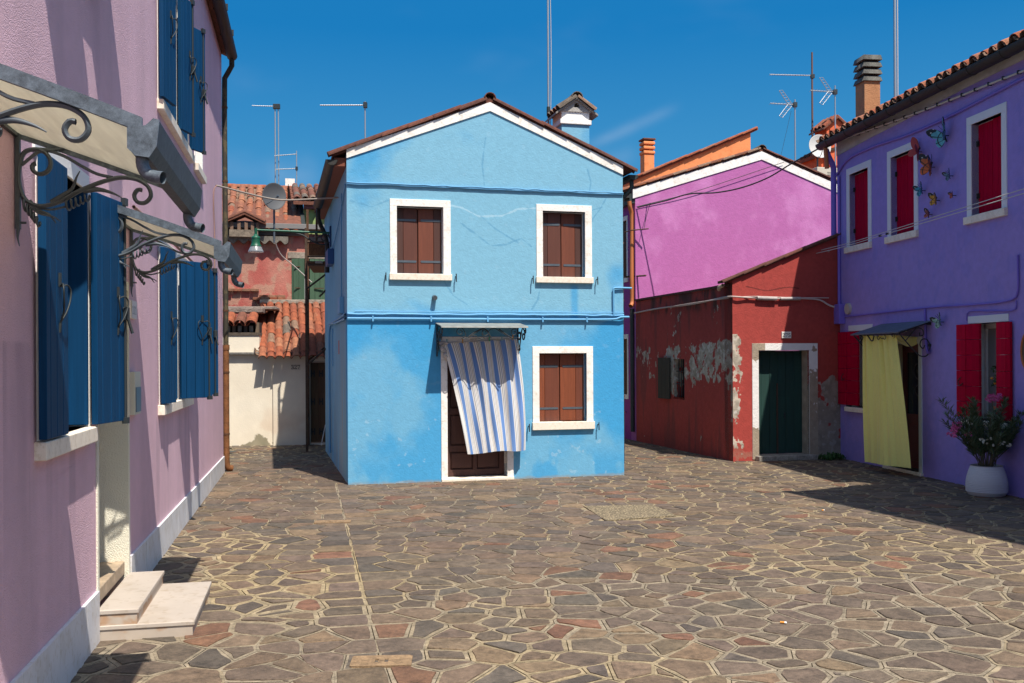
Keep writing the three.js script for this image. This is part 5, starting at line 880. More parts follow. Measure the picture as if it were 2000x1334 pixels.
// butterflies on the wall
{
  const f = F.purple;
  const wing = (k) => { const s = new THREE.Shape(); s.moveTo(0, 0.02); s.bezierCurveTo(0.1, 0.3, 0.35, 0.62, 0.62, 0.62); s.bezierCurveTo(0.78, 0.62, 0.72, 0.36, 0.6, 0.22); s.bezierCurveTo(0.52, 0.1, 0.44, 0.06, 0.36, 0.02); s.bezierCurveTo(0.52, -0.02, 0.55, -0.22, 0.46, -0.36); s.bezierCurveTo(0.36, -0.5, 0.16, -0.36, 0.0, -0.06); return fin(new THREE.ExtrudeGeometry(s, { depth: 0.02, bevelEnabled: false, curveSegments: 8 }).scale(k, k, k)); };
  const wingTex = (c) => tex(128, 128, (u, v) => { // cells between dark veins, dotted rim
    const a = Math.atan2(v - 0.3, u + 0.05), r = Math.hypot(u, v - 0.3); const vein = Math.abs(Math.sin(a * 5.5)) < 0.2 || r > 0.62 + 0.06 * Math.sin(a * 11) || r < 0.1 || Math.abs(r - 0.36) < 0.02;
    const dot = r > 0.66 && Math.sin(a * 26) > 0.6 && Math.abs(r - 0.72) < 0.03; return dot ? [0.6, 0.6, 0.55] : vein ? [0.012, 0.014, 0.016] : mul3(c, 0.75 + 0.5 * fbm(u * 9, v * 9, 2)); });
  const L = [
    [3.58, 4.98, 0.34, [0.12, 0.42, 0.48], 0.35, 'large black and turquoise butterfly, highest on the purple wall'],
    [2.86, 4.9, 0.3, [0.4, 0.05, 0.05], -0.5, 'plain dark red butterfly overlapping the middle upper window frame'],
    [3.21, 4.6, 0.33, [0.6, 0.14, 0.03], -0.2, 'orange and black butterfly in the middle of the purple wall group'],
    [3.69, 4.38, 0.15, [0.12, 0.2, 0.3], 0.2, 'small grey blue butterfly right of the orange one'],
    [2.95, 4.3, 0.19, [0.05, 0.3, 0.42], 0.2, 'small teal butterfly right beside the middle upper window'],
    [3.34, 4.09, 0.2, [0.65, 0.32, 0.03], -0.1, 'yellow orange butterfly below the orange and black one'],
    [3.76, 4.09, 0.1, [0.55, 0.12, 0.08], 0.1, 'tiny red butterfly at the right of the wall group'],
    [3.14, 3.91, 0.15, [0.4, 0.1, 0.08], -0.3, 'small reddish butterfly lowest of the upper group near the clothes wires'],
    [3.43, 2.31, 0.2, [0.3, 0.5, 0.42], 0.3, 'pale green butterfly alone on the lower purple wall beside the canopy'],
  ];
  L.forEach(([x, y, k, c, rot, lb], i) => {
    const o = thing('metal_butterfly', lb, 'butterfly', at(f, x, y, 0.05), f.turn, 'metal butterflies on the purple wall'), g = sub('wings', o);
    const t = wingTex(c); t.repeat.set(1 / k, 1 / k); t.offset.set(0, 0.45);
    const m = i === 1 ? mat(c, 0.6) : mat([1, 1, 1], 0.55, { map: t });
    for (const s of [-1, 1]) { const w = part('wing', wing(k * 0.92), m, g); w.scale.x = s; w.rotation.set(0, s * -0.75, rot); }
    part('body', tube([[0, k * 0.22, 0.0], [0, 0, 0.014], [0, -k * 0.3, 0.0]].map((p) => V(...p).applyAxisAngle(V(0, 0, 1), rot)), k * 0.05, 12, 6, 0.6), M.dark, o);
    part('feeler', [-1, 1].map((s) => tube([[0, k * 0.2, 0], [s * k * 0.08, k * 0.4, 0.03], [s * k * 0.14, k * 0.55, 0.05]].map((p) => V(...p).applyAxisAngle(V(0, 0, 1), rot)), 0.003, 8, 4)), M.dark, o);
    part('pin', bar(V(0, 0, -0.05), V(0, 0, 0.01), 0.008), M.dark, o);
  });
}
// small wooden plaque cut by the right edge
{ const f = F.purple, o = thing('wall_plaque', 'brown wooden plaque on the purple wall cut by the right picture edge', 'plaque', at(f, 5.25, 1.82, 0), f.turn); part('board', fin(new THREE.CylinderGeometry(0.2, 0.2, 0.03, 24).rotateX(Math.PI / 2).scale(0.8, 1.25, 1).translate(0.15, 0.05, 0.015)), M.oldwood, o); part('rim', fin(new THREE.TorusGeometry(0.2, 0.016, 6, 28).scale(0.8, 1.25, 1).translate(0.15, 0.05, 0.03)), M.copper, o); }
// wires and lamps cables on the purple house
{
  const f = F.purple, o = thing('wall_cable', 'white clipped cable running along under the purple house eave', 'cable', at(f, 0, 0, 0), f.turn);
  part('cable', tube([[-0.1, 5.672, 0.12], [1.35, 5.592, 0.06], [2.65, 5.51, 0.05], [3.7, 5.458, 0.05], [4.7, 5.42, 0.05], [5.35, 5.388, 0.05], [6.1, 5.36, 0.05]], 0.017, 60, 6), M.cablelight, o);
  for (let x = 0.9; x < 6; x += 0.31) part('cable_clip', ((c) => box(x, x + 0.02, c - 0.022, c + 0.024, 0.02, 0.075))(x < 1.35 ? lerp(5.672, 5.592, (x + 0.1) / 1.45) : x < 2.65 ? lerp(5.592, 5.51, (x - 1.35) / 1.3) : x < 3.7 ? lerp(5.51, 5.458, (x - 2.65) / 1.05) : x < 4.7 ? lerp(5.458, 5.42, x - 3.7) : lerp(5.42, 5.37, (x - 4.7) / 1.2)), M.iron, o);
}
{
  const f = F.purple, o = thing('clothes_line', 'pair of white wires strung across the upper purple wall to a stub beyond the shed', 'clothes line', at(f, 0, 0, 0), f.turn);
  part('wire', tube([[-0.3, 3.73, 0.35], [1.2, 3.71, 0.4], [3, 3.74, 0.42], [6.1, 3.82, 0.4]], 0.006, 30, 5), M.cablelight, o);
  part('wire', tube([[-0.3, 3.67, 0.45], [1.2, 3.645, 0.5], [3, 3.68, 0.5], [6.1, 3.75, 0.45]], 0.006, 30, 5), M.cablelight, o);
  part('wire_holder', [bar(V(-0.32, 3.7, 0.0), V(-0.32, 3.7, 0.5), 0.018), bar(V(-0.32, 3.7, 0.3), V(-0.32, 3.74, 0.5), 0.012)], M.steel, o);
  part('tensioner', [cyl(V(2.5, 3.672, 0.5), V(2.56, 3.672, 0.5), 0.016), cyl(V(2.72, 3.675, 0.5), V(2.78, 3.675, 0.5), 0.016)], M.dark, o);
}
// oleander in a ribbed pot
{
  const o = thing('potted_oleander', 'bushy oleander with pink flowers in a ribbed pale grey pot by the purple wall', 'potted plant', V(6.15, 0, -12.62));
  const pr = [[0, 0.01], [0.19, 0.0], [0.22, 0.015], [0.245, 0.06]]; for (let i = 0; i <= 15; i++) { const t = i / 15, y = 0.06 + t * 0.32, r = 0.25 + 0.012 * Math.sin(t * 3.1) - 0.058 * Math.pow(t, 1.7); pr.push([r, y], [r + 0.001, y + 0.009], [r - 0.007, y + 0.012], [r - 0.007, y + 0.018]); } pr.push([0.2, 0.395], [0.19, 0.398], [0.175, 0.39], [0.175, 0.34], [0, 0.34]);
  part('pot', lathe(pr, 40), M.pot, o); part('soil', lathe([[0, 0.355], [0.176, 0.35]], 20), mat([0.03, 0.022, 0.015], 1), o);
  const R = rng(77), leafs = [], stems = [], blade = (p, d, L, w) => { const side = V().crossVectors(d, V(R() - 0.5, 1, R() - 0.5)).normalize().multiplyScalar(w), up = V().crossVectors(side, d).normalize(), droop = V(0, -L * 0.12, 0), q = [p, p.clone().addScaledVector(d, L * 0.4).add(side).addScaledVector(up, -0.002), p.clone().addScaledVector(d, L * 0.45).addScaledVector(up, 0.003), p.clone().addScaledVector(d, L * 0.4).sub(side).addScaledVector(up, -0.002), p.clone().addScaledVector(d, L).add(droop)]; for (const [a, b, c] of [[0, 1, 2], [0, 2, 3], [1, 4, 2], [2, 4, 3]]) for (const k of [a, b, c]) leafs.push(q[k].x, q[k].y, q[k].z); };
  const tips = [];
  for (let i = 0; i < 46; i++) {
    const a = i * 2.4 + R(), lean = 0.1 + 0.42 * Math.sqrt(R()), H = 0.46 + 0.46 * R() * (1 - lean * 0.5) + (i % 9 === 0 ? 0.14 : 0), b = V(0.1 * Math.cos(a) * R(), 0.34, 0.1 * Math.sin(a) * R());
    const e = V(b.x + lean * Math.cos(a), 0.34 + H, b.z + lean * Math.sin(a) * 0.85); if (e.x > 0.38) e.x = 0.38; const mid = b.clone().lerp(e, 0.5).add(V(-0.04 * Math.cos(a), 0.05, 0));
    stems.push(tube([b, mid, e], 0.0055, 10, 5, 0.5)); tips.push(e);
    const c = new THREE.QuadraticBezierCurve3(b, mid, e);
    for (let t = 0.3; t < 1; t += 0.042) for (let k = 0; k < 4; k++) { const p = c.getPoint(t), tg = c.getTangent(t), ang = R() * 6.28, d = V(Math.cos(ang), 0.35 + 0.6 * R(), Math.sin(ang)).normalize().addScaledVector(tg, 0.5).normalize(); blade(p, d, 0.085 + 0.06 * R(), 0.0085); }
    for (let k = 0; k < 6; k++) { const ang = R() * 6.28; blade(e, V(Math.cos(ang) * 0.7, 0.8 + 0.3 * R(), Math.sin(ang) * 0.7).normalize(), 0.1, 0.008); }
  }
  const lg = new THREE.BufferGeometry(); lg.setAttribute('position', new THREE.Float32BufferAttribute(leafs, 3)); lg.computeVertexNormals();
  part('stem', stems, mat([0.12, 0.1, 0.06], 0.9), o); part('leaves', fin(lg), M.leaf, o).userData.kind = 'stuff';
  const fl = mat([0.62, 0.11, 0.3], 0.8), flower = (x, y, z, n, s) => { const P = []; for (let i = 0; i < n; i++) { const c = V(x + (R() - 0.5) * s, y + (R() - 0.5) * s * 0.9, z + (R() - 0.5) * s); for (let k = 0; k < 5; k++) { const a = k * 1.257 + R(), g = new THREE.CircleGeometry(0.011, 5).translate(0.012, 0, 0).rotateZ(a).rotateX((R() - 0.5) * 1.4).rotateY((R() - 0.5) * 1.8).translate(c.x, c.y, c.z); P.push(g); } } part('flower_cluster', P, fl, o); };
  flower(-0.02, 1.27, 0.16, 18, 0.1); flower(0.1, 1.28, 0.14, 10, 0.08); stems.length = 0;
  flower(-0.42, 0.93, 0.1, 14, 0.11); flower(-0.5, 0.83, 0.1, 16, 0.13); flower(-0.44, 0.86, 0.05, 10, 0.09); flower(0.43, 0.88, 0.12, 18, 0.12); flower(-0.3, 0.8, 0.2, 5, 0.09);
  part('flower_stalk', [tube([[0.02, 0.4, 0.02], [0.06, 0.8, 0.1], [0.0, 1.25, 0.15]], 0.006, 12, 5), tube([[-0.05, 0.4, 0], [-0.25, 0.65, 0.05], [-0.45, 0.85, 0.09]], 0.006, 12, 5), tube([[0.05, 0.4, 0], [0.28, 0.65, 0.06], [0.43, 0.86, 0.11]], 0.006, 12, 5)], mat([0.1, 0.1, 0.05], 0.9), o);
  for (const [x, y, z, n, s] of [[-0.12, 0.72, 0.25, 8, 0.16], [0.1, 0.7, 0.28, 8, 0.14]]) { const P = []; for (let i = 0; i < n; i++) { const a = R() * 6; P.push(new THREE.CircleGeometry(0.016, 5).scale(1, 1.4, 1).rotateZ(a).rotateX((R() - 0.5) * 1.5).translate(x + (R() - 0.5) * s, y + (R() - 0.5) * s * 0.6, z + (R() - 0.5) * 0.1)); } part('pale_petal', P, mat([0.6, 0.58, 0.45], 0.8), o); }
}
// small orange trees on the window sills
function sillPlant(x, label, h, wd, seed, z = -0.1) {
  const f = F.purple, o = thing('potted_citrus', label, 'potted plant', at(f, x, 0.94, z), f.turn), R = rng(seed);
  part('pot', lathe([[0, 0], [0.075, 0], [0.1, 0.17], [0.112, 0.17], [0.114, 0.2], [0.1, 0.2], [0.095, 0.18], [0, 0.18]], 20), mat([0.5, 0.15, 0.05], 0.9), o);
  part('trunk', tube([[0, 0.18, 0], [0.01, 0.32, 0.01], [0, h * 0.75, 0]], 0.01, 10, 6, 0.6), mat([0.12, 0.09, 0.05], 0.9), o);
  const P = []; for (let i = 0; i < 240; i++) { const a = R() * 6.28, r = wd * Math.sqrt(R()), y = h * (0.62 + 0.42 * R()), g = new THREE.CircleGeometry(0.024, 6).scale(0.55, 1, 1).rotateX(R() * 3).rotateY(R() * 6).rotateZ(R() * 3).translate(r * Math.cos(a), y, r * Math.sin(a) * 0.7); P.push(g); }
  part('leaves', P, mat([0.03, 0.075, 0.018], 0.7), o).userData.kind = 'stuff';
  for (let i = 0; i < 5; i++) part('fruit', fin(new THREE.SphereGeometry(0.02, 10, 8).translate((R() - 0.5) * wd * 1.6, h * (0.6 + 0.3 * R()), wd * 0.5)), mat([0.65, 0.24, 0.02], 0.5), o);
}
sillPlant(4.66, 'small citrus tree in an orange pot on the right lower window sill', 0.72, 0.17, 5); sillPlant(1.12, 'citrus bush in an orange pot half hidden behind the yellow curtain', 0.62, 0.14, 6);
{ const o = thing('ground_weed', 'low green weed at the foot of the wall between red shed and purple house', 'weed', V(5.62, 0, -17.12)), R = rng(9), P = []; for (let i = 0; i < 260; i++) { const a = R() * 6.28, r = 0.24 * Math.sqrt(R()); P.push(new THREE.CircleGeometry(0.03, 5).scale(0.5, 1, 1).rotateX(R() * 2 - 1).rotateY(R() * 6).translate(r * Math.cos(a), 0.02 + 0.12 * R() * (1 - r * 2), r * Math.sin(a) * 0.5)); } part('leaves', P, mat([0.045, 0.1, 0.02], 0.8), o).userData.kind = 'stuff'; part('root', cyl(V(0, 0, 0), V(0, 0.03, 0), 0.03), M.leaf, o); }
// taller neighbour beyond the right edge, whose corner shades the square
{
  const a = V(5.95, 0, -9.75), d = V(8.1, 0, -3.2).sub(a); const L = d.length(), turn = Math.atan2(-d.z, d.x), o = thing('neighbour_house', 'plain rendered house beyond the right edge of the picture', 'house', a, turn);
  part('wall', box(0, L, 0, 6.45, -4, 0), mat([0.5, 0.4, 0.3], 0.9), o);
  part('roof', poly([[0.3, 6.45], [-2, 7.3], [-4.2, 6.45]], 0, L + 0.3).rotateY(-Math.PI / 2).translate(L, 0, 0), tileMats[6], o);
  part('gutter', gutterGeo(V(-0.35, 6.56, 0.3), V(L, 6.56, 0.3), 0.09), M.gutter, o);
}
// ------------------------------------------------------------------ cream cottage 327 at the end of the left alley
{
  const f = F.cream, o = house('cream_cottage', 'low cream walled cottage with tiled lean-to roof at the end of the left alley', f), W = 5.6, X0 = -2.5;
  const col = facade(W - X0, 3, 110, (x, y) => { const n = fbm(x * 1.3, y * 1.3, 4), k = fbm(x * 6, y * 5, 4); let c = mix3([0.8, 0.7, 0.54], [0.84, 0.76, 0.62], n); const u = x + X0; c = mix3(c, [0.62, 0.42, 0.28], 0.35 * sstep(0.52, 0.75, fbm(x * 2, y * 2 + 9, 4)) * sstep(1.2, 0.3, y)); if (u < 1.02) c = mix3(c, mix3([0.16, 0.15, 0.08], [0.3, 0.25, 0.16], k), sstep(0.02, 0.07, 0.2 * Math.exp(-Math.pow((u - 0.72) / 0.3, 2)) + 0.02 - y + 0.34 * (fbm(x * 9, y * 11, 4) - 0.5)) * 0.85); return mul3(c, 0.92 + 0.14 * k); });
  const m = mat([1, 1, 1], 0.93, { map: col, bump: bPl, bs: 0.003 });
  const wall = (pts, z0, z1, holes = []) => { const g = poly(pts, z0, z1, holes), uv = g.attributes.uv; for (let i = 0; i < uv.count; i++) uv.setX(i, uv.getX(i) - X0); return g; };
  part('wall', [wall([[1.02, 0], [W, 0], [W, 1.93], [1.02, 1.93]], -0.3, 0.03, [hole(1.79, 2.5, 0.04, 1.76)]), wall([[X0, 0], [1.02, 0], [1.02, 1.93], [X0, 1.93]], -0.3, -0.02)], m, o);
  part('parapet', wall([[X0, 1.98], [0.73, 1.98], [0.73, 2.36], [X0, 2.36]], -0.5, -0.06), m, o);
  part('end_wall', [box(W - 0.2, W, 0, 1.9, -2.2, -0.3), box(X0, X0 + 0.2, 0, 1.9, -2.2, -0.3)], m, o);
  part('gutter', [gutterGeo(V(0.75, 1.97, 0.1), V(W, 1.97, 0.1), 0.06)], M.zincdark, o);
  part('coping', box(X0, 0.75, 1.93, 1.98, -0.4, 0.08, 0.01), mat([0.3, 0.28, 0.25], 0.95, { map: mSt }), o);
  // door of old boards with dark hinges
  const door = sub('door', o);
  for (let i = 0; i < 4; i++) part('plank', box(1.795 + i * 0.175, 1.965 + i * 0.175, 0.05, 1.75, -0.12, -0.09 + 0.004 * (i % 2), 0.004), M.oldwood, door);
  for (const y of [0.28, 0.92, 1.52]) for (const x of [1.8, 1.97]) part('hinge', [box(x, x + 0.025, y - 0.07, y + 0.07, -0.09, -0.07), box(x + 0.06, x + 0.085, y - 0.07, y + 0.07, -0.09, -0.07), box(x, x + 0.085, y - 0.015, y + 0.015, -0.09, -0.072)], M.iron, door);
  part('frame', [box(1.76, 1.795, 0.03, 1.79, -0.13, 0.035), box(2.495, 2.53, 0.03, 1.79, -0.13, 0.035), box(1.795, 2.495, 1.755, 1.79, -0.13, 0.035)], mat([0.55, 0.48, 0.38], 0.9), door);
  // tiled lean-to
  const dn = V(0.1, -0.475, 0.88).normalize();
  part('roof', poly([[0.12, 1.98], [-2.2, 3.16], [-2.2, 3.08], [0.12, 1.9]], 0, W - 0.75).rotateY(-Math.PI / 2).translate(W, 0, 0), tileMats[6], o);
  tileRoof(o, V(0.48, 3.13, -2.12), V(1, 0, 0), dn, 12, 12, 0.172, 0.212, 71, tileMats, (c, r, R) => { const p = R(); return tileMats[p < 0.34 ? 0 : p < 0.6 ? 1 : p < 0.72 ? 2 : p < 0.8 ? 3 : (r > 2 && r < 9 && p < 0.94) ? 4 + (R() * 2 | 0) : 7]; });
  part('ridge_mortar', box(0.5, W, 3.12, 3.22, -2.2, -2.0, 0.02), mat([0.5, 0.42, 0.33], 0.95, { map: mSt }), o);
  // little vent house with three tiles and open slots
  const v = sub('vent_house', o);
  part('backing', box(X0, 0.72, 2.36, 2.62, -0.6, -0.35), M.dark, v);
  for (let i = 0; i < 8; i++) part('post', box(0.63 - i * 0.24, 0.7 - i * 0.24, 2.36, 2.62, -0.35, -0.2), i % 2 ? mat([0.12, 0.09, 0.07], 0.9) : mat([0.17, 0.12, 0.08], 0.9), v);
  for (let i = 0; i < 4; i++) part('slot_block', box(0.5 - i * 0.24, 0.58 - i * 0.24, 2.42, 2.55, -0.3, -0.24), mat([0.5, 0.45, 0.36], 0.9, { map: mBl }), v);
  part('lintel', box(X0, 0.74, 2.34, 2.4, -0.5, -0.04), mat([0.16, 0.12, 0.09], 0.95, { map: mSt }), v);
  const bigTile = tileGeo(0.115, 0.1, 0.52);
  for (let i = 0; i < 7; i++) { const t = part('roof_tile', bigTile, tileMats[[0, 6, 0, 1, 0, 2, 1][i]], v); t.position.set(0.56 - i * 0.235, 2.78, -0.5); t.rotation.x = 0.42; const b = part('pan_tile', tileGeo(0.1, 0.115, 0.52).rotateZ(Math.PI), tileMats[1], v); b.position.set(0.44 - i * 0.235, 2.83, -0.5); b.rotation.x = 0.42; }
  part('mortar_bed', [box(X0, 0.75, 2.84, 2.95, -1.0, -0.5, 0.02), box(X0, 1.0, 2.93, 3.0, -1.6, -0.9, 0.02)], mat([0.38, 0.3, 0.25], 0.95, { map: mSt, bump: bPl, bs: 0.02 }), v);
}
{ const f = F.cream, o = thing('painted_number', 'black stencilled number 327 on the cream wall beside the scaffold', 'number', at(f, 1.39, 1.6, 0.034), f.turn); part('print', new THREE.PlaneGeometry(0.2, 0.13).translate(0.1, 0.065, 0), new THREE.MeshStandardMaterial({ map: label2d(160, 104, '327', '#2a2620', '#d9cdb6', 'bold 92px serif'), roughness: 0.9 }), o); }
// ------------------------------------------------------------------ salmon house above the cottage
{
  const f = F.salmon, z = -2.2, o = house('salmon_house', 'faded salmon red house with green shutters above the tiled lean-to', f), X0 = -3, W = 5.6;
  const col = facade(W - X0, 5, 100, (x, y) => { const n = fbm(x * 2.2, y * 1.6, 5), k = fbm(x * 5 + 3, y * 4, 4); let c = mix3([0.4, 0.1, 0.08], [0.46, 0.18, 0.135], sstep(0.35, 0.65, n)); c = mix3(c, [0.42, 0.24, 0.17], 0.8 * sstep(0.52, 0.66, k)); return mul3(c, 0.9 + 0.2 * fbm(x * 14, y * 14, 2)); });
  const g = poly([[X0, 0], [W, 0], [W, 4.8], [X0, 4.8]], z - 0.3, z, [hole(1.09, 1.78, 3.24, 4.2)]); { const uv = g.attributes.uv; for (let i = 0; i < uv.count; i++) uv.setX(i, uv.getX(i) - X0); }
  const m = mat([1, 1, 1], 0.95, { map: col, bump: bPl, bs: 0.01 });
  part('wall', g, m, o); part('end_wall', [box(W - 0.3, W, 0, 4.8, z - 5, z - 0.3), box(X0, X0 + 0.3, 0, 4.8, z - 5, z - 0.3), box(X0, W, 0, 4.8, z - 5.3, z - 5)], m, o);
  part('eave_board', [box(X0, 1.35, 4.74, 4.86, z, z + 0.1), box(X0, 1.35, 4.86, 4.9, z, z + 0.22), box(1.35, 2.2, 4.6, 4.72, z, z + 0.08)], mat([0.13, 0.11, 0.095], 0.9), o);
  part('cornice', box(X0, 2.4, 4.88, 5.0, z - 0.2, z + 0.24, 0.01), mat([0.2, 0.19, 0.18], 0.8), o);
  const dn = V(0, -0.43, 0.9).normalize();
  part('roof', [poly([[z + 0.2, 4.95], [z - 3.2, 6.35], [z - 3.2, 6.27], [z + 0.2, 4.87]], 0, 1.3 - X0).rotateY(-Math.PI / 2).translate(1.3, 0, 0), poly([[z - 3.2, 6.35], [z - 5.4, 5.2], [z - 5.4, 5.1], [z - 3.2, 6.27]], 0, 1.3 - X0).rotateY(-Math.PI / 2).translate(1.3, 0, 0)], tileMats[6], o);
  tileRoof(o, V(-1.55, 6.38, z - 3.1), V(1, 0, 0), dn, 13, 11, 0.215, 0.325, 81, tileMats, (c, r, R) => tileMats[[0, 2, 3, 2, 4, 1, 7, 3][R() * 8 | 0]]);
  for (let i = 0; i < 7; i++) part('ridge_tile', tileGeo(0.11, 0.1, 0.44).rotateY(Math.PI / 2).translate(-1.6 + i * 0.4, 6.38, z - 3.15), tileMats[[0, 1, 0, 3, 0, 1, 0][i]], o);
  part('roof_edge', poly([[z + 0.2, 4.97], [z - 3.2, 6.42], [z - 3.2, 6.3], [z + 0.2, 4.85]], 0, 0.09).rotateY(-Math.PI / 2).translate(1.36, 0, 0), M.pipedark, o);
  // wavy sheet under the eave
  { const s = []; for (let i = 0; i <= 60; i++) s.push([lerp(-1.4, 0.96, i / 60), 4.56 + 0.045 * Math.sin(i / 60 * 2.36 / 0.235 * 6.28)]); for (let i = 60; i >= 0; i--) s.push([lerp(-1.4, 0.96, i / 60), 4.7]); part('corrugated_sheet', poly(s, z + 0.02, z + 0.2), mat([0.25, 0.22, 0.18], 0.95, { map: mSt }), o); }
  // window with one shutter ajar
  const w = sub('window', o);
  part('frame', [box(1.04, 1.09, 3.2, 4.22, z - 0.12, z + 0.02), box(1.78, 1.83, 3.2, 4.22, z - 0.12, z + 0.02), box(1.04, 1.83, 3.2, 3.24, z - 0.12, z + 0.04)], M.oldgreen, w);
  part('lintel', [box(0.95, 1.9, 4.21, 4.36, z - 0.2, z + 0.03, 0.01)], mat([0.46, 0.38, 0.3], 0.95, { map: mSt }), w);
  part('pane', box(1.09, 1.78, 3.24, 4.2, z - 0.2, z - 0.18), M.pane, w);
  part('net_curtain', box(1.3, 1.42, 3.27, 3.75, z - 0.17, z - 0.16), mat([0.4, 0.42, 0.42], 0.9), w);
  leaf(o, 'shutter', V(1.08, 3.23, z + 0.03), -0.35, 0.27, 0.97, 0.03, [1, 1], [M.oldgreen]); leaf(o, 'shutter', V(1.45, 3.23, z + 0.03), 0.1, 0.36, 0.97, 0.03, [1, 1, 1], [M.oldgreen]);
  part('shutter_hinge', [box(1.1, 1.24, 3.5, 3.52, z + 0.1, z + 0.12), box(1.1, 1.24, 4.0, 4.02, z + 0.1, z + 0.12), box(1.56, 1.78, 3.5, 3.52, z + 0.06, z + 0.08)], M.rustbar, o);
  // broken brick courses low on the wall
  const R = rng(91); for (let i = 0; i < 9; i++) part('brick', box(-0.9 + i * 0.2, -0.71 + i * 0.2, i > 5 ? 3.28 : 3.42, i > 5 ? 3.34 : 3.48, z, z + 0.07 + R() * 0.05, 0.006), i % 3 ? mat([0.4, 0.2, 0.12], 0.95, { map: mSt }) : tileMats[3], o);
  for (let i = 0; i < 4; i++) part('brick', box(0.15 + i * 0.19, 0.33 + i * 0.19, 3.22, 3.28, z, z + 0.09 + R() * 0.05, 0.006), tileMats[[3, 4, 1, 3][i]], o);
  // small tiled chimney hood in front of the eave
  const ch = sub('chimney', o, V(-0.02, 0, z + 0.32));
  part('stack', box(-0.34, 0.3, 4.66, 4.82, -0.3, 0), mat([0.34, 0.27, 0.2], 0.95, { map: mSt }), ch);
  for (const x of [-0.32, -0.16, 0.0, 0.14, 0.26]) part('post', box(x, x + 0.07, 4.82, 5.0, -0.06, 0), mat([0.2, 0.12, 0.08], 0.95), ch);
  part('flue', box(-0.3, 0.3, 4.82, 5.0, -0.3, -0.1), M.dark, ch);
  for (const s of [-1, 1]) part('hood', poly([[0, 5.22], [s * 0.48, 4.99], [s * 0.48, 4.94], [0, 5.16]], -0.4, 0.08), tileMats[6], ch);
  for (const s of [-1, 1]) for (let k = 0; k < 3; k++) { const t = part('roof_tile', tileGeo(0.08, 0.07, 0.5), tileMats[[6, 5, 6][k]], ch), d = V(s * 0.9, -0.43, 0).normalize(), ax = V(0, 0, s), up = V().crossVectors(d, ax); if (up.y < 0) { up.negate(); ax.negate(); } t.matrix.makeBasis(ax, up, d).setPosition(V(0, 5.22, -0.32 + 0.17 * k)); t.matrix.decompose(t.position, t.quaternion, t.scale); }
}
// ------------------------------------------------------------------ green house behind
{
  const f = F.salmon, z = -3.0, o = house('green_house', 'pale green house with a tiled hip roof half hidden behind the blue house', f), m = mat([0.42, 0.52, 0.19], 0.93, { bump: bPl, bs: 0.005, map: rep(T.blotch, 1.5, 1.5) });
  part('wall', box(1.4, 6, 0, 5.5, z - 5, z), m, o); part('painted_shade_side', box(1.34, 1.4, 0, 5.5, z - 5, z - 0.01), mat([0.2, 0.24, 0.1], 0.93), o);  // thin side sheet in darker green, its shade painted into the colour
  part('eave_board', box(1.35, 6, 5.5, 5.68, z - 0.1, z + 0.15), mat([0.17, 0.07, 0.07], 0.8), o);
  part('roof', [poly([[z + 0.25, 5.66], [z - 2.4, 6.45], [z - 2.4, 6.37], [z + 0.25, 5.58]], 0, 4.9).rotateY(-Math.PI / 2).translate(6, 0, 0)], tileMats[6], o);
  tileRoof(o, V(1.1, 6.47, z - 2.35), V(1, 0, 0), V(0, -0.286, 0.958).normalize(), 12, 7, 0.19, 0.38, 85, [tileMats[6], tileMats[5], tileMats[4], tileMats[6]]);
  part('downpipe', tube([[1.68, 5.55, z + 0.12], [1.68, 5.3, z + 0.1], [1.6, 5.1, z + 0.06], [1.6, 3, z + 0.06]], 0.06, 20, 8), mat([0.36, 0.45, 0.17], 0.8), o);
  part('string_course', box(2.0, 6, 5.02, 5.1, z, z + 0.06), mat([0.3, 0.34, 0.16], 0.9), o);
  part('chimney', box(0.95, 1.2, 6.2, 6.7, z - 2.8, z - 2.5), M.white, o);
}
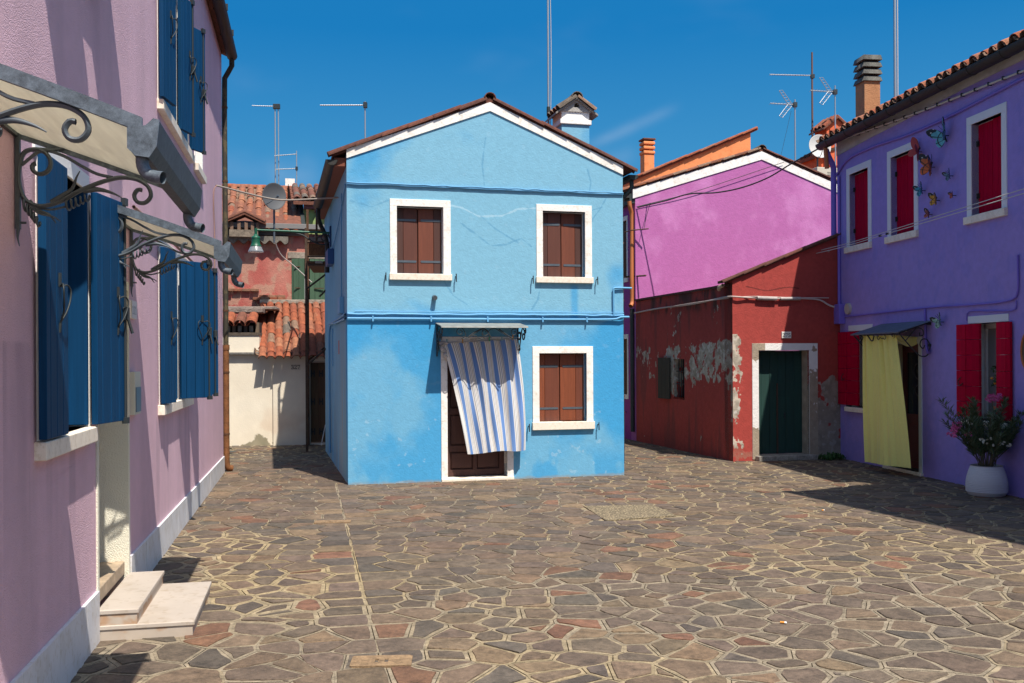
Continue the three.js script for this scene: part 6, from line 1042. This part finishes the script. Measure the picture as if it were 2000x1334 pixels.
// rusty iron scaffold tower in the alley
{
  const f = F.cream, o = thing('iron_scaffold', 'rusty angle iron scaffold tower beside the blue house in the left alley', 'scaffold', at(f, 0, 0, 0), f.turn), P = [[1.85, 1.68], [1.76, 0.12], [2.75, 1.68], [2.75, 0.12]];
  P.forEach(([x, z], i) => part('post', [box(x - 0.025, x + 0.025, 0.01, i % 2 ? 5.0 : 4.4, z - 0.004, z + 0.004), box(x - 0.025, x - 0.017, 0.01, i % 2 ? 5.0 : 4.4, z - 0.045, z - 0.004)], i % 2 ? M.rust : M.rustbar, o));
  for (const [x, z] of P) part('base_plate', box(x - 0.11, x + 0.11, 0, 0.012, z - 0.09, z + 0.09), M.rustbar, o);
  const Br = [[[1.85, 0.5, 1.68], [1.76, 0.6, 0.12]], [[1.85, 1.4, 1.68], [1.76, 1.45, 0.12]], [[1.76, 0.6, 0.12], [1.85, 1.4, 1.68]], [[1.85, 1.7, 1.68], [2.75, 2.5, 1.68]], [[1.76, 1.8, 0.12], [2.75, 2.6, 0.12]], [[1.85, 3.2, 1.68], [2.75, 3.9, 1.68]], [[2.1, 3.05, 1.68], [2.75, 3.72, 1.68]], [[1.85, 3.2, 1.68], [1.76, 3.3, 0.12]], [[1.85, 2.4, 1.68], [1.76, 2.4, 0.12]]];
  for (const [a, b] of Br) part('brace', bar(V(...a), V(...b), 0.026), M.rustbar, o);
  part('platform', box(1.88, 2.9, 3.66, 3.7, 0.12, 1.7), mat([0.1, 0.07, 0.05], 0.95), o);
  for (let i = 0; i < 7; i++) part('plank', box(1.88 + i * 0.15, 2.02 + i * 0.15, 3.7, 3.745, 0.1, 1.74 + (i % 2) * 0.03, 0.004), i % 2 ? mat([0.5, 0.42, 0.34], 0.9, { map: mWood }) : M.rust, o);
  part('toe_board', box(1.9, 2.95, 3.86, 4.1, 1.62, 1.64), mat([0.24, 0.1, 0.035], 0.9, { map: rep(T.stone, 0.25, 0.5) }), o);
  part('rail', [bar(V(1.85, 4.13, 1.66), V(2.95, 4.13, 1.66), 0.03), bar(V(1.85, 3.84, 1.66), V(2.95, 3.84, 1.66), 0.02)], M.rustbar, o);
  part('side_rail', [bar(V(1.85, 4.35, 1.68), V(1.76, 4.35, 0.12), 0.025), bar(V(2.05, 4.0, 1.6), V(2.05, 4.9, 1.6), 0.03)], M.rust, o);
}
// white cane against the old door
{ const f = F.cream, o = thing('white_stick', 'thin white stick leaning against the old plank door', 'stick', at(f, 2.03, 0, 0.25), f.turn); part('stick', cyl(V(0, 0.01, 0), V(0.07, 0.42, -0.32), 0.009), M.trim, o); }
// green street lamp on the side of the blue house
{
  const f = F.blue, p = at(f, 0, 4.07, -3.45), o = thing('street_lamp', 'green bracket street lamp with glass bell on the alley side of the blue house', 'street lamp', p, f.turn), G = M.lampgreen;
  part('arm', [cyl(V(0, 0, 0), V(-1.3, 0.02, 0), 0.018), cyl(V(-0.5, 0.005, 0), V(-0.7, 0.01, 0), 0.024)], G, o);
  const P = (pts) => lift(pts, ([x, y]) => [x, y, 0]);
  part('scroll', [tube(P([[-0.62, -0.02], [-0.5, -0.05], [-0.42, -0.1], [-0.3, -0.17], [-0.15, -0.21], [-0.03, -0.17]]), 0.014, 30, 6), tube(P([...spiral(-0.12, -0.1, 0.02, 0.09, 6, 0), [-0.05, -0.02]]), 0.013, 40, 6), tube(P([[-0.28, -0.01], [-0.22, -0.08], [-0.14, -0.02]]), 0.012, 14, 6)], M.iron, o);
  part('wall_plate', box(-0.03, 0, -0.25, 0.12, -0.06, 0.06, 0.006), mat([0.01, 0.06, 0.16], 0.5), o);
  const hd = sub('lantern', o, V(-1.3, 0, 0));
  part('neck', [cyl(V(0, 0.05, 0), V(0, -0.06, 0), 0.03, 0.022, 12)], G, hd);
  part('hood', lathe([[0, -0.05], [0.03, -0.055], [0.035, -0.08], [0.07, -0.1], [0.078, -0.12], [0.07, -0.13], [0.072, -0.2], [0.08, -0.24], [0.098, -0.262], [0.095, -0.27], [0, -0.265]], 24), G, hd);
  part('glass_bell', lathe([[0.09, -0.268], [0.105, -0.3], [0.13, -0.35], [0.132, -0.37], [0.12, -0.372], [0, -0.375]], 24), new THREE.MeshPhysicalMaterial({ color: lin(0.75, 0.82, 0.86), roughness: 0.25, transmission: 0.75, thickness: 0, side: THREE.DoubleSide }), hd);
}
// ------------------------------------------------------------------ dishes, aerials, chimneys' poles and cables against the sky
{
  const dishAt = (name, label, p, aim, r, m, pole) => {
    const o = thing(name, label, 'satellite dish', p), g = sub('reflector', o);
    const pr = []; for (let i = 0; i <= 10; i++) { const t = i / 10; pr.push([t * r, 0.22 * r * t * t]); } for (let i = 10; i >= 0; i--) { const t = i / 10; pr.push([t * r * 0.985, 0.22 * r * t * t + 0.008]); }
    part('bowl', lathe(pr, 36).scale(1, 1, 1.12), m, g); g.quaternion.setFromUnitVectors(V(0, 1, 0), aim.clone().normalize());
    part('feed_arm', [tube([[0, 0.04, r], [0, r * 0.5, r * 0.9], [0, r * 0.95, r * 0.3]], 0.01, 12, 5), cyl(V(0, r * 0.9, r * 0.32), V(0, r * 1.02, r * 0.22), 0.03)], M.irongrey, g);
    part('pole', pole, M.irongrey, o); return o;
  };
  dishAt('satellite_dish', 'grey oval satellite dish on a pole before the left tiled roof', V(-5.27, 5.42, -21.5), V(0.8, 0.1, 0.75), 0.29, M.dish, [cyl(V(0, -1.0, -0.12), V(0, 0, -0.12), 0.022)]);
  dishAt('satellite_dish', 'white round satellite dish beside the purple house gutter', at(F.mag, 6.28, 7.33, -2.8), V(0.1, 0.25, 1), 0.3, M.dishwhite, [cyl(V(0, -1.2, -0.15), V(0, 0, -0.12), 0.022)]);
  const cb = thing('cable_loop', 'white cable hanging from the dish pole down to the green shutter', 'cable', V(0, 0, 0)); part('cable', tube([[-5.27, 4.5, -21.6], [-5.2, 4.2, -21.9], [-4.95, 3.95, -22.2], [-4.6, 3.6, -22.4]], 0.012, 20, 5), M.cablelight, cb);
  // yagi: boom towards dir, with short rods
  const yagi = (o, p, dir, L, n, rod, m = M.steel) => { const d = dir.clone().normalize(), s = V(0, 1, 0).cross(d).normalize(); if (Math.abs(d.y) > 0.9) s.set(1, 0, 0); const g = [cyl(p, p.clone().addScaledVector(d, L), 0.013, 0.013, 6)]; for (let i = 0; i < n; i++) { const q = p.clone().addScaledVector(d, L * (i + 0.5) / n); g.push(cyl(q.clone().addScaledVector(s, -rod), q.clone().addScaledVector(s, rod), 0.004, 0.004, 4)); } part('yagi', g, m, o); };
  const A = (label, p, h, r, m = M.steel) => { const o = thing('roof_aerial', label, 'aerial', p); part('mast', cyl(V(0, 0, 0), V(0, h, 0), r, r * 0.9, 8), m, o); return o; };
  let o = A('tall twin pole aerial with a boom to the left above the left tiled roof', V(-6.54, 6.1, -27), 2.82, 0.022); part('mast', cyl(V(0.09, 0, 0), V(0.09, 2.78, 0), 0.018), M.steel, o); part('clamp', box(-0.05, 0.14, 2.68, 2.82, -0.03, 0.05, 0.01), M.iron, o); yagi(o, V(0, 2.76, 0), V(-1, -0.03, 0.25), 0.62, 12, 0.06);
  o = A('short double boom aerial right of the twin pole on the left roof', V(-5.95, 6.2, -27), 1.42, 0.018); yagi(o, V(0, 1.33, 0), V(-1, -0.12, 0.2), 0.6, 10, 0.09); yagi(o, V(0, 0.93, 0), V(-1, -0.08, 0.2), 0.58, 10, 0.09); part('clamp', box(-0.03, 0.03, 0.88, 0.98, -0.03, 0.03), M.iron, o);
  o = A('slim aerial with a long boom to the left behind the blue gable', V(-2.77, 5.2, -18.5), 1.52, 0.016); yagi(o, V(0, 1.45, 0), V(-1, -0.05, 0.2), 0.84, 20, 0.05); part('clamp', box(-0.03, 0.04, 1.4, 1.5, -0.04, 0.04), M.iron, o);
  o = A('tall grey mast rising from the blue roof beside its chimney', V(0.62, 5.2, -16), 3.4, 0.019); part('mast_joint', cyl(V(0, 0.6, 0), V(0, 0.75, 0), 0.03), M.pipedark, o); part('guy_wire', [tube([[0.03, 0.3, 0.01], [0.05, 1.5, 0.01], [0.03, 3.3, 0.01]], 0.006, 8, 4)], M.cablelight, o);
  o = A('tall grey mast behind the purple house roof', at(F.purple, 1.1, 5.8, -0.52), 2.9, 0.026); part('cable', tube([[0.036, 0.1, 0.02], [0.038, 1.4, 0.02], [0.036, 2.9, 0.02]], 0.01, 8, 5), M.cablelight, o);
  o = A('tall brown mast with a long boom to the left above the white dish', at(F.mag, 6.335, 7.0, -3.2), 2.95, 0.028, mat([0.14, 0.08, 0.07], 0.7)); yagi(o, V(0, 2.33, 0), V(-1, -0.03, 0.2), 1.22, 26, 0.08); part('clamp', box(-0.04, 0.06, 2.26, 2.36, -0.04, 0.04), M.iron, o);
  const fan = (q, base) => { yagi(q, V(0, base, 0), V(-1, 0, 0.25), 0.72, 9, 0.14); for (const s of [1, -1]) { const g = [cyl(V(-0.06, base, 0), V(-0.36, base + s * 0.36, 0.1), 0.01, 0.01, 5), cyl(V(-0.18, base - s * 0.02, 0.05), V(-0.46, base + s * 0.33, 0.16), 0.01, 0.01, 5)]; for (let i = 0; i < 7; i++) { const t = i / 6; g.push(cyl(V(-0.06 - 0.3 * t, base + s * 0.36 * t, 0.1 * t), V(-0.18 - 0.28 * t, base + s * (0.35 * t - 0.02), 0.05 + 0.11 * t), 0.006, 0.006, 4)); } part('reflector', g, M.steel, q); } part('clamp', box(-0.05, 0.05, base - 0.06, base + 0.06, -0.05, 0.05), M.iron, q); };
  o = A('aerial with folded grid reflectors above the magenta right roof slope', at(F.mag, 5.7, 6.0, -3), 2.6, 0.022); fan(o, 2.46); part('guy_wire', tube([[-0.1, 2.3, 0], [-0.5, 0.6, 0]], 0.004, 3, 4), M.cable, o);
  o = A('aerial with folded grid reflectors in front of the tall brown mast', at(F.mag, 6.7, 6.8, -2.7), 2.15, 0.02); fan(o, 1.98);
  const ac = thing('air_conditioner', 'beige air conditioning unit on the roof below the white dish', 'air conditioner', at(F.mag, 6.1, 6.05, -2.6), F.mag.turn);
  part('casing', box(0, 0.75, 0, 0.72, -0.35, 0, 0.012), mat([0.55, 0.5, 0.4], 0.7), ac); part('grille', [...Array(9)].map((_, i) => box(0.3, 0.7, 0.1 + i * 0.06, 0.125 + i * 0.06, 0, 0.01)), mat([0.36, 0.34, 0.28], 0.7), ac); part('bracket', box(0, 0.75, -0.5, 0, -0.3, -0.26), M.iron, ac);
  // cables between houses
  const c1 = thing('overhead_cable', 'thick dark cable sagging from the magenta corner up to the purple eave', 'cable', V(0, 0, 0));
  part('cable', tube([at(F.mag, 0.04, 5.107, 0.03), at(F.mag, 0.444, 5.172, 0.63), at(F.mag, 0.753, 5.245, 1.11), at(F.mag, 1.101, 5.19, 1.71), at(F.mag, 1.392, 5.213, 2.25), at(F.mag, 1.656, 5.32, 2.79), at(F.mag, 1.871, 5.503, 3.28), at(F.purple, -0.08, 5.66, 0.16)], 0.015, 90, 6), M.cable, c1);
  part('thin_wire', tube([at(F.mag, 0.02, 5.12, 0.03), at(F.mag, 1.25, 5.455, 0.05), at(F.mag, 3.59, 6.25, 0.06)], 0.007, 20, 4), M.cable, c1);
  part('wall_hook', [bar(at(F.mag, 0.28, 5.18, 0), at(F.mag, 0.28, 5.18, 0.2), 0.015), tube([at(F.mag, 0.28, 5.16, 0.15), at(F.mag, 0.2, 4.9, 0.15), at(F.mag, 0.12, 4.62, 0.2)], 0.006, 8, 4)], M.iron, c1);
  const c2 = thing('overhead_cable', 'light rope stretched from the pink corner across the alley to the blue house', 'cable', V(0, 0, 0));
  part('cable', tube([at(F.pink, 12.45, 4.36, 0.04), at(F.pink, 13.4, 4.33, 0.9), V(-3.3, 4.33, -15.3), at(F.blue, -0.02, 4.36, -1.35)], 0.014, 30, 5), mat([0.3, 0.26, 0.22], 0.8), c2);
}
// ------------------------------------------------------------------ draw
scene.traverse((o) => { if (o.isMesh) { o.castShadow = true; o.receiveShadow = true; } });
renderer.render(scene, camera);
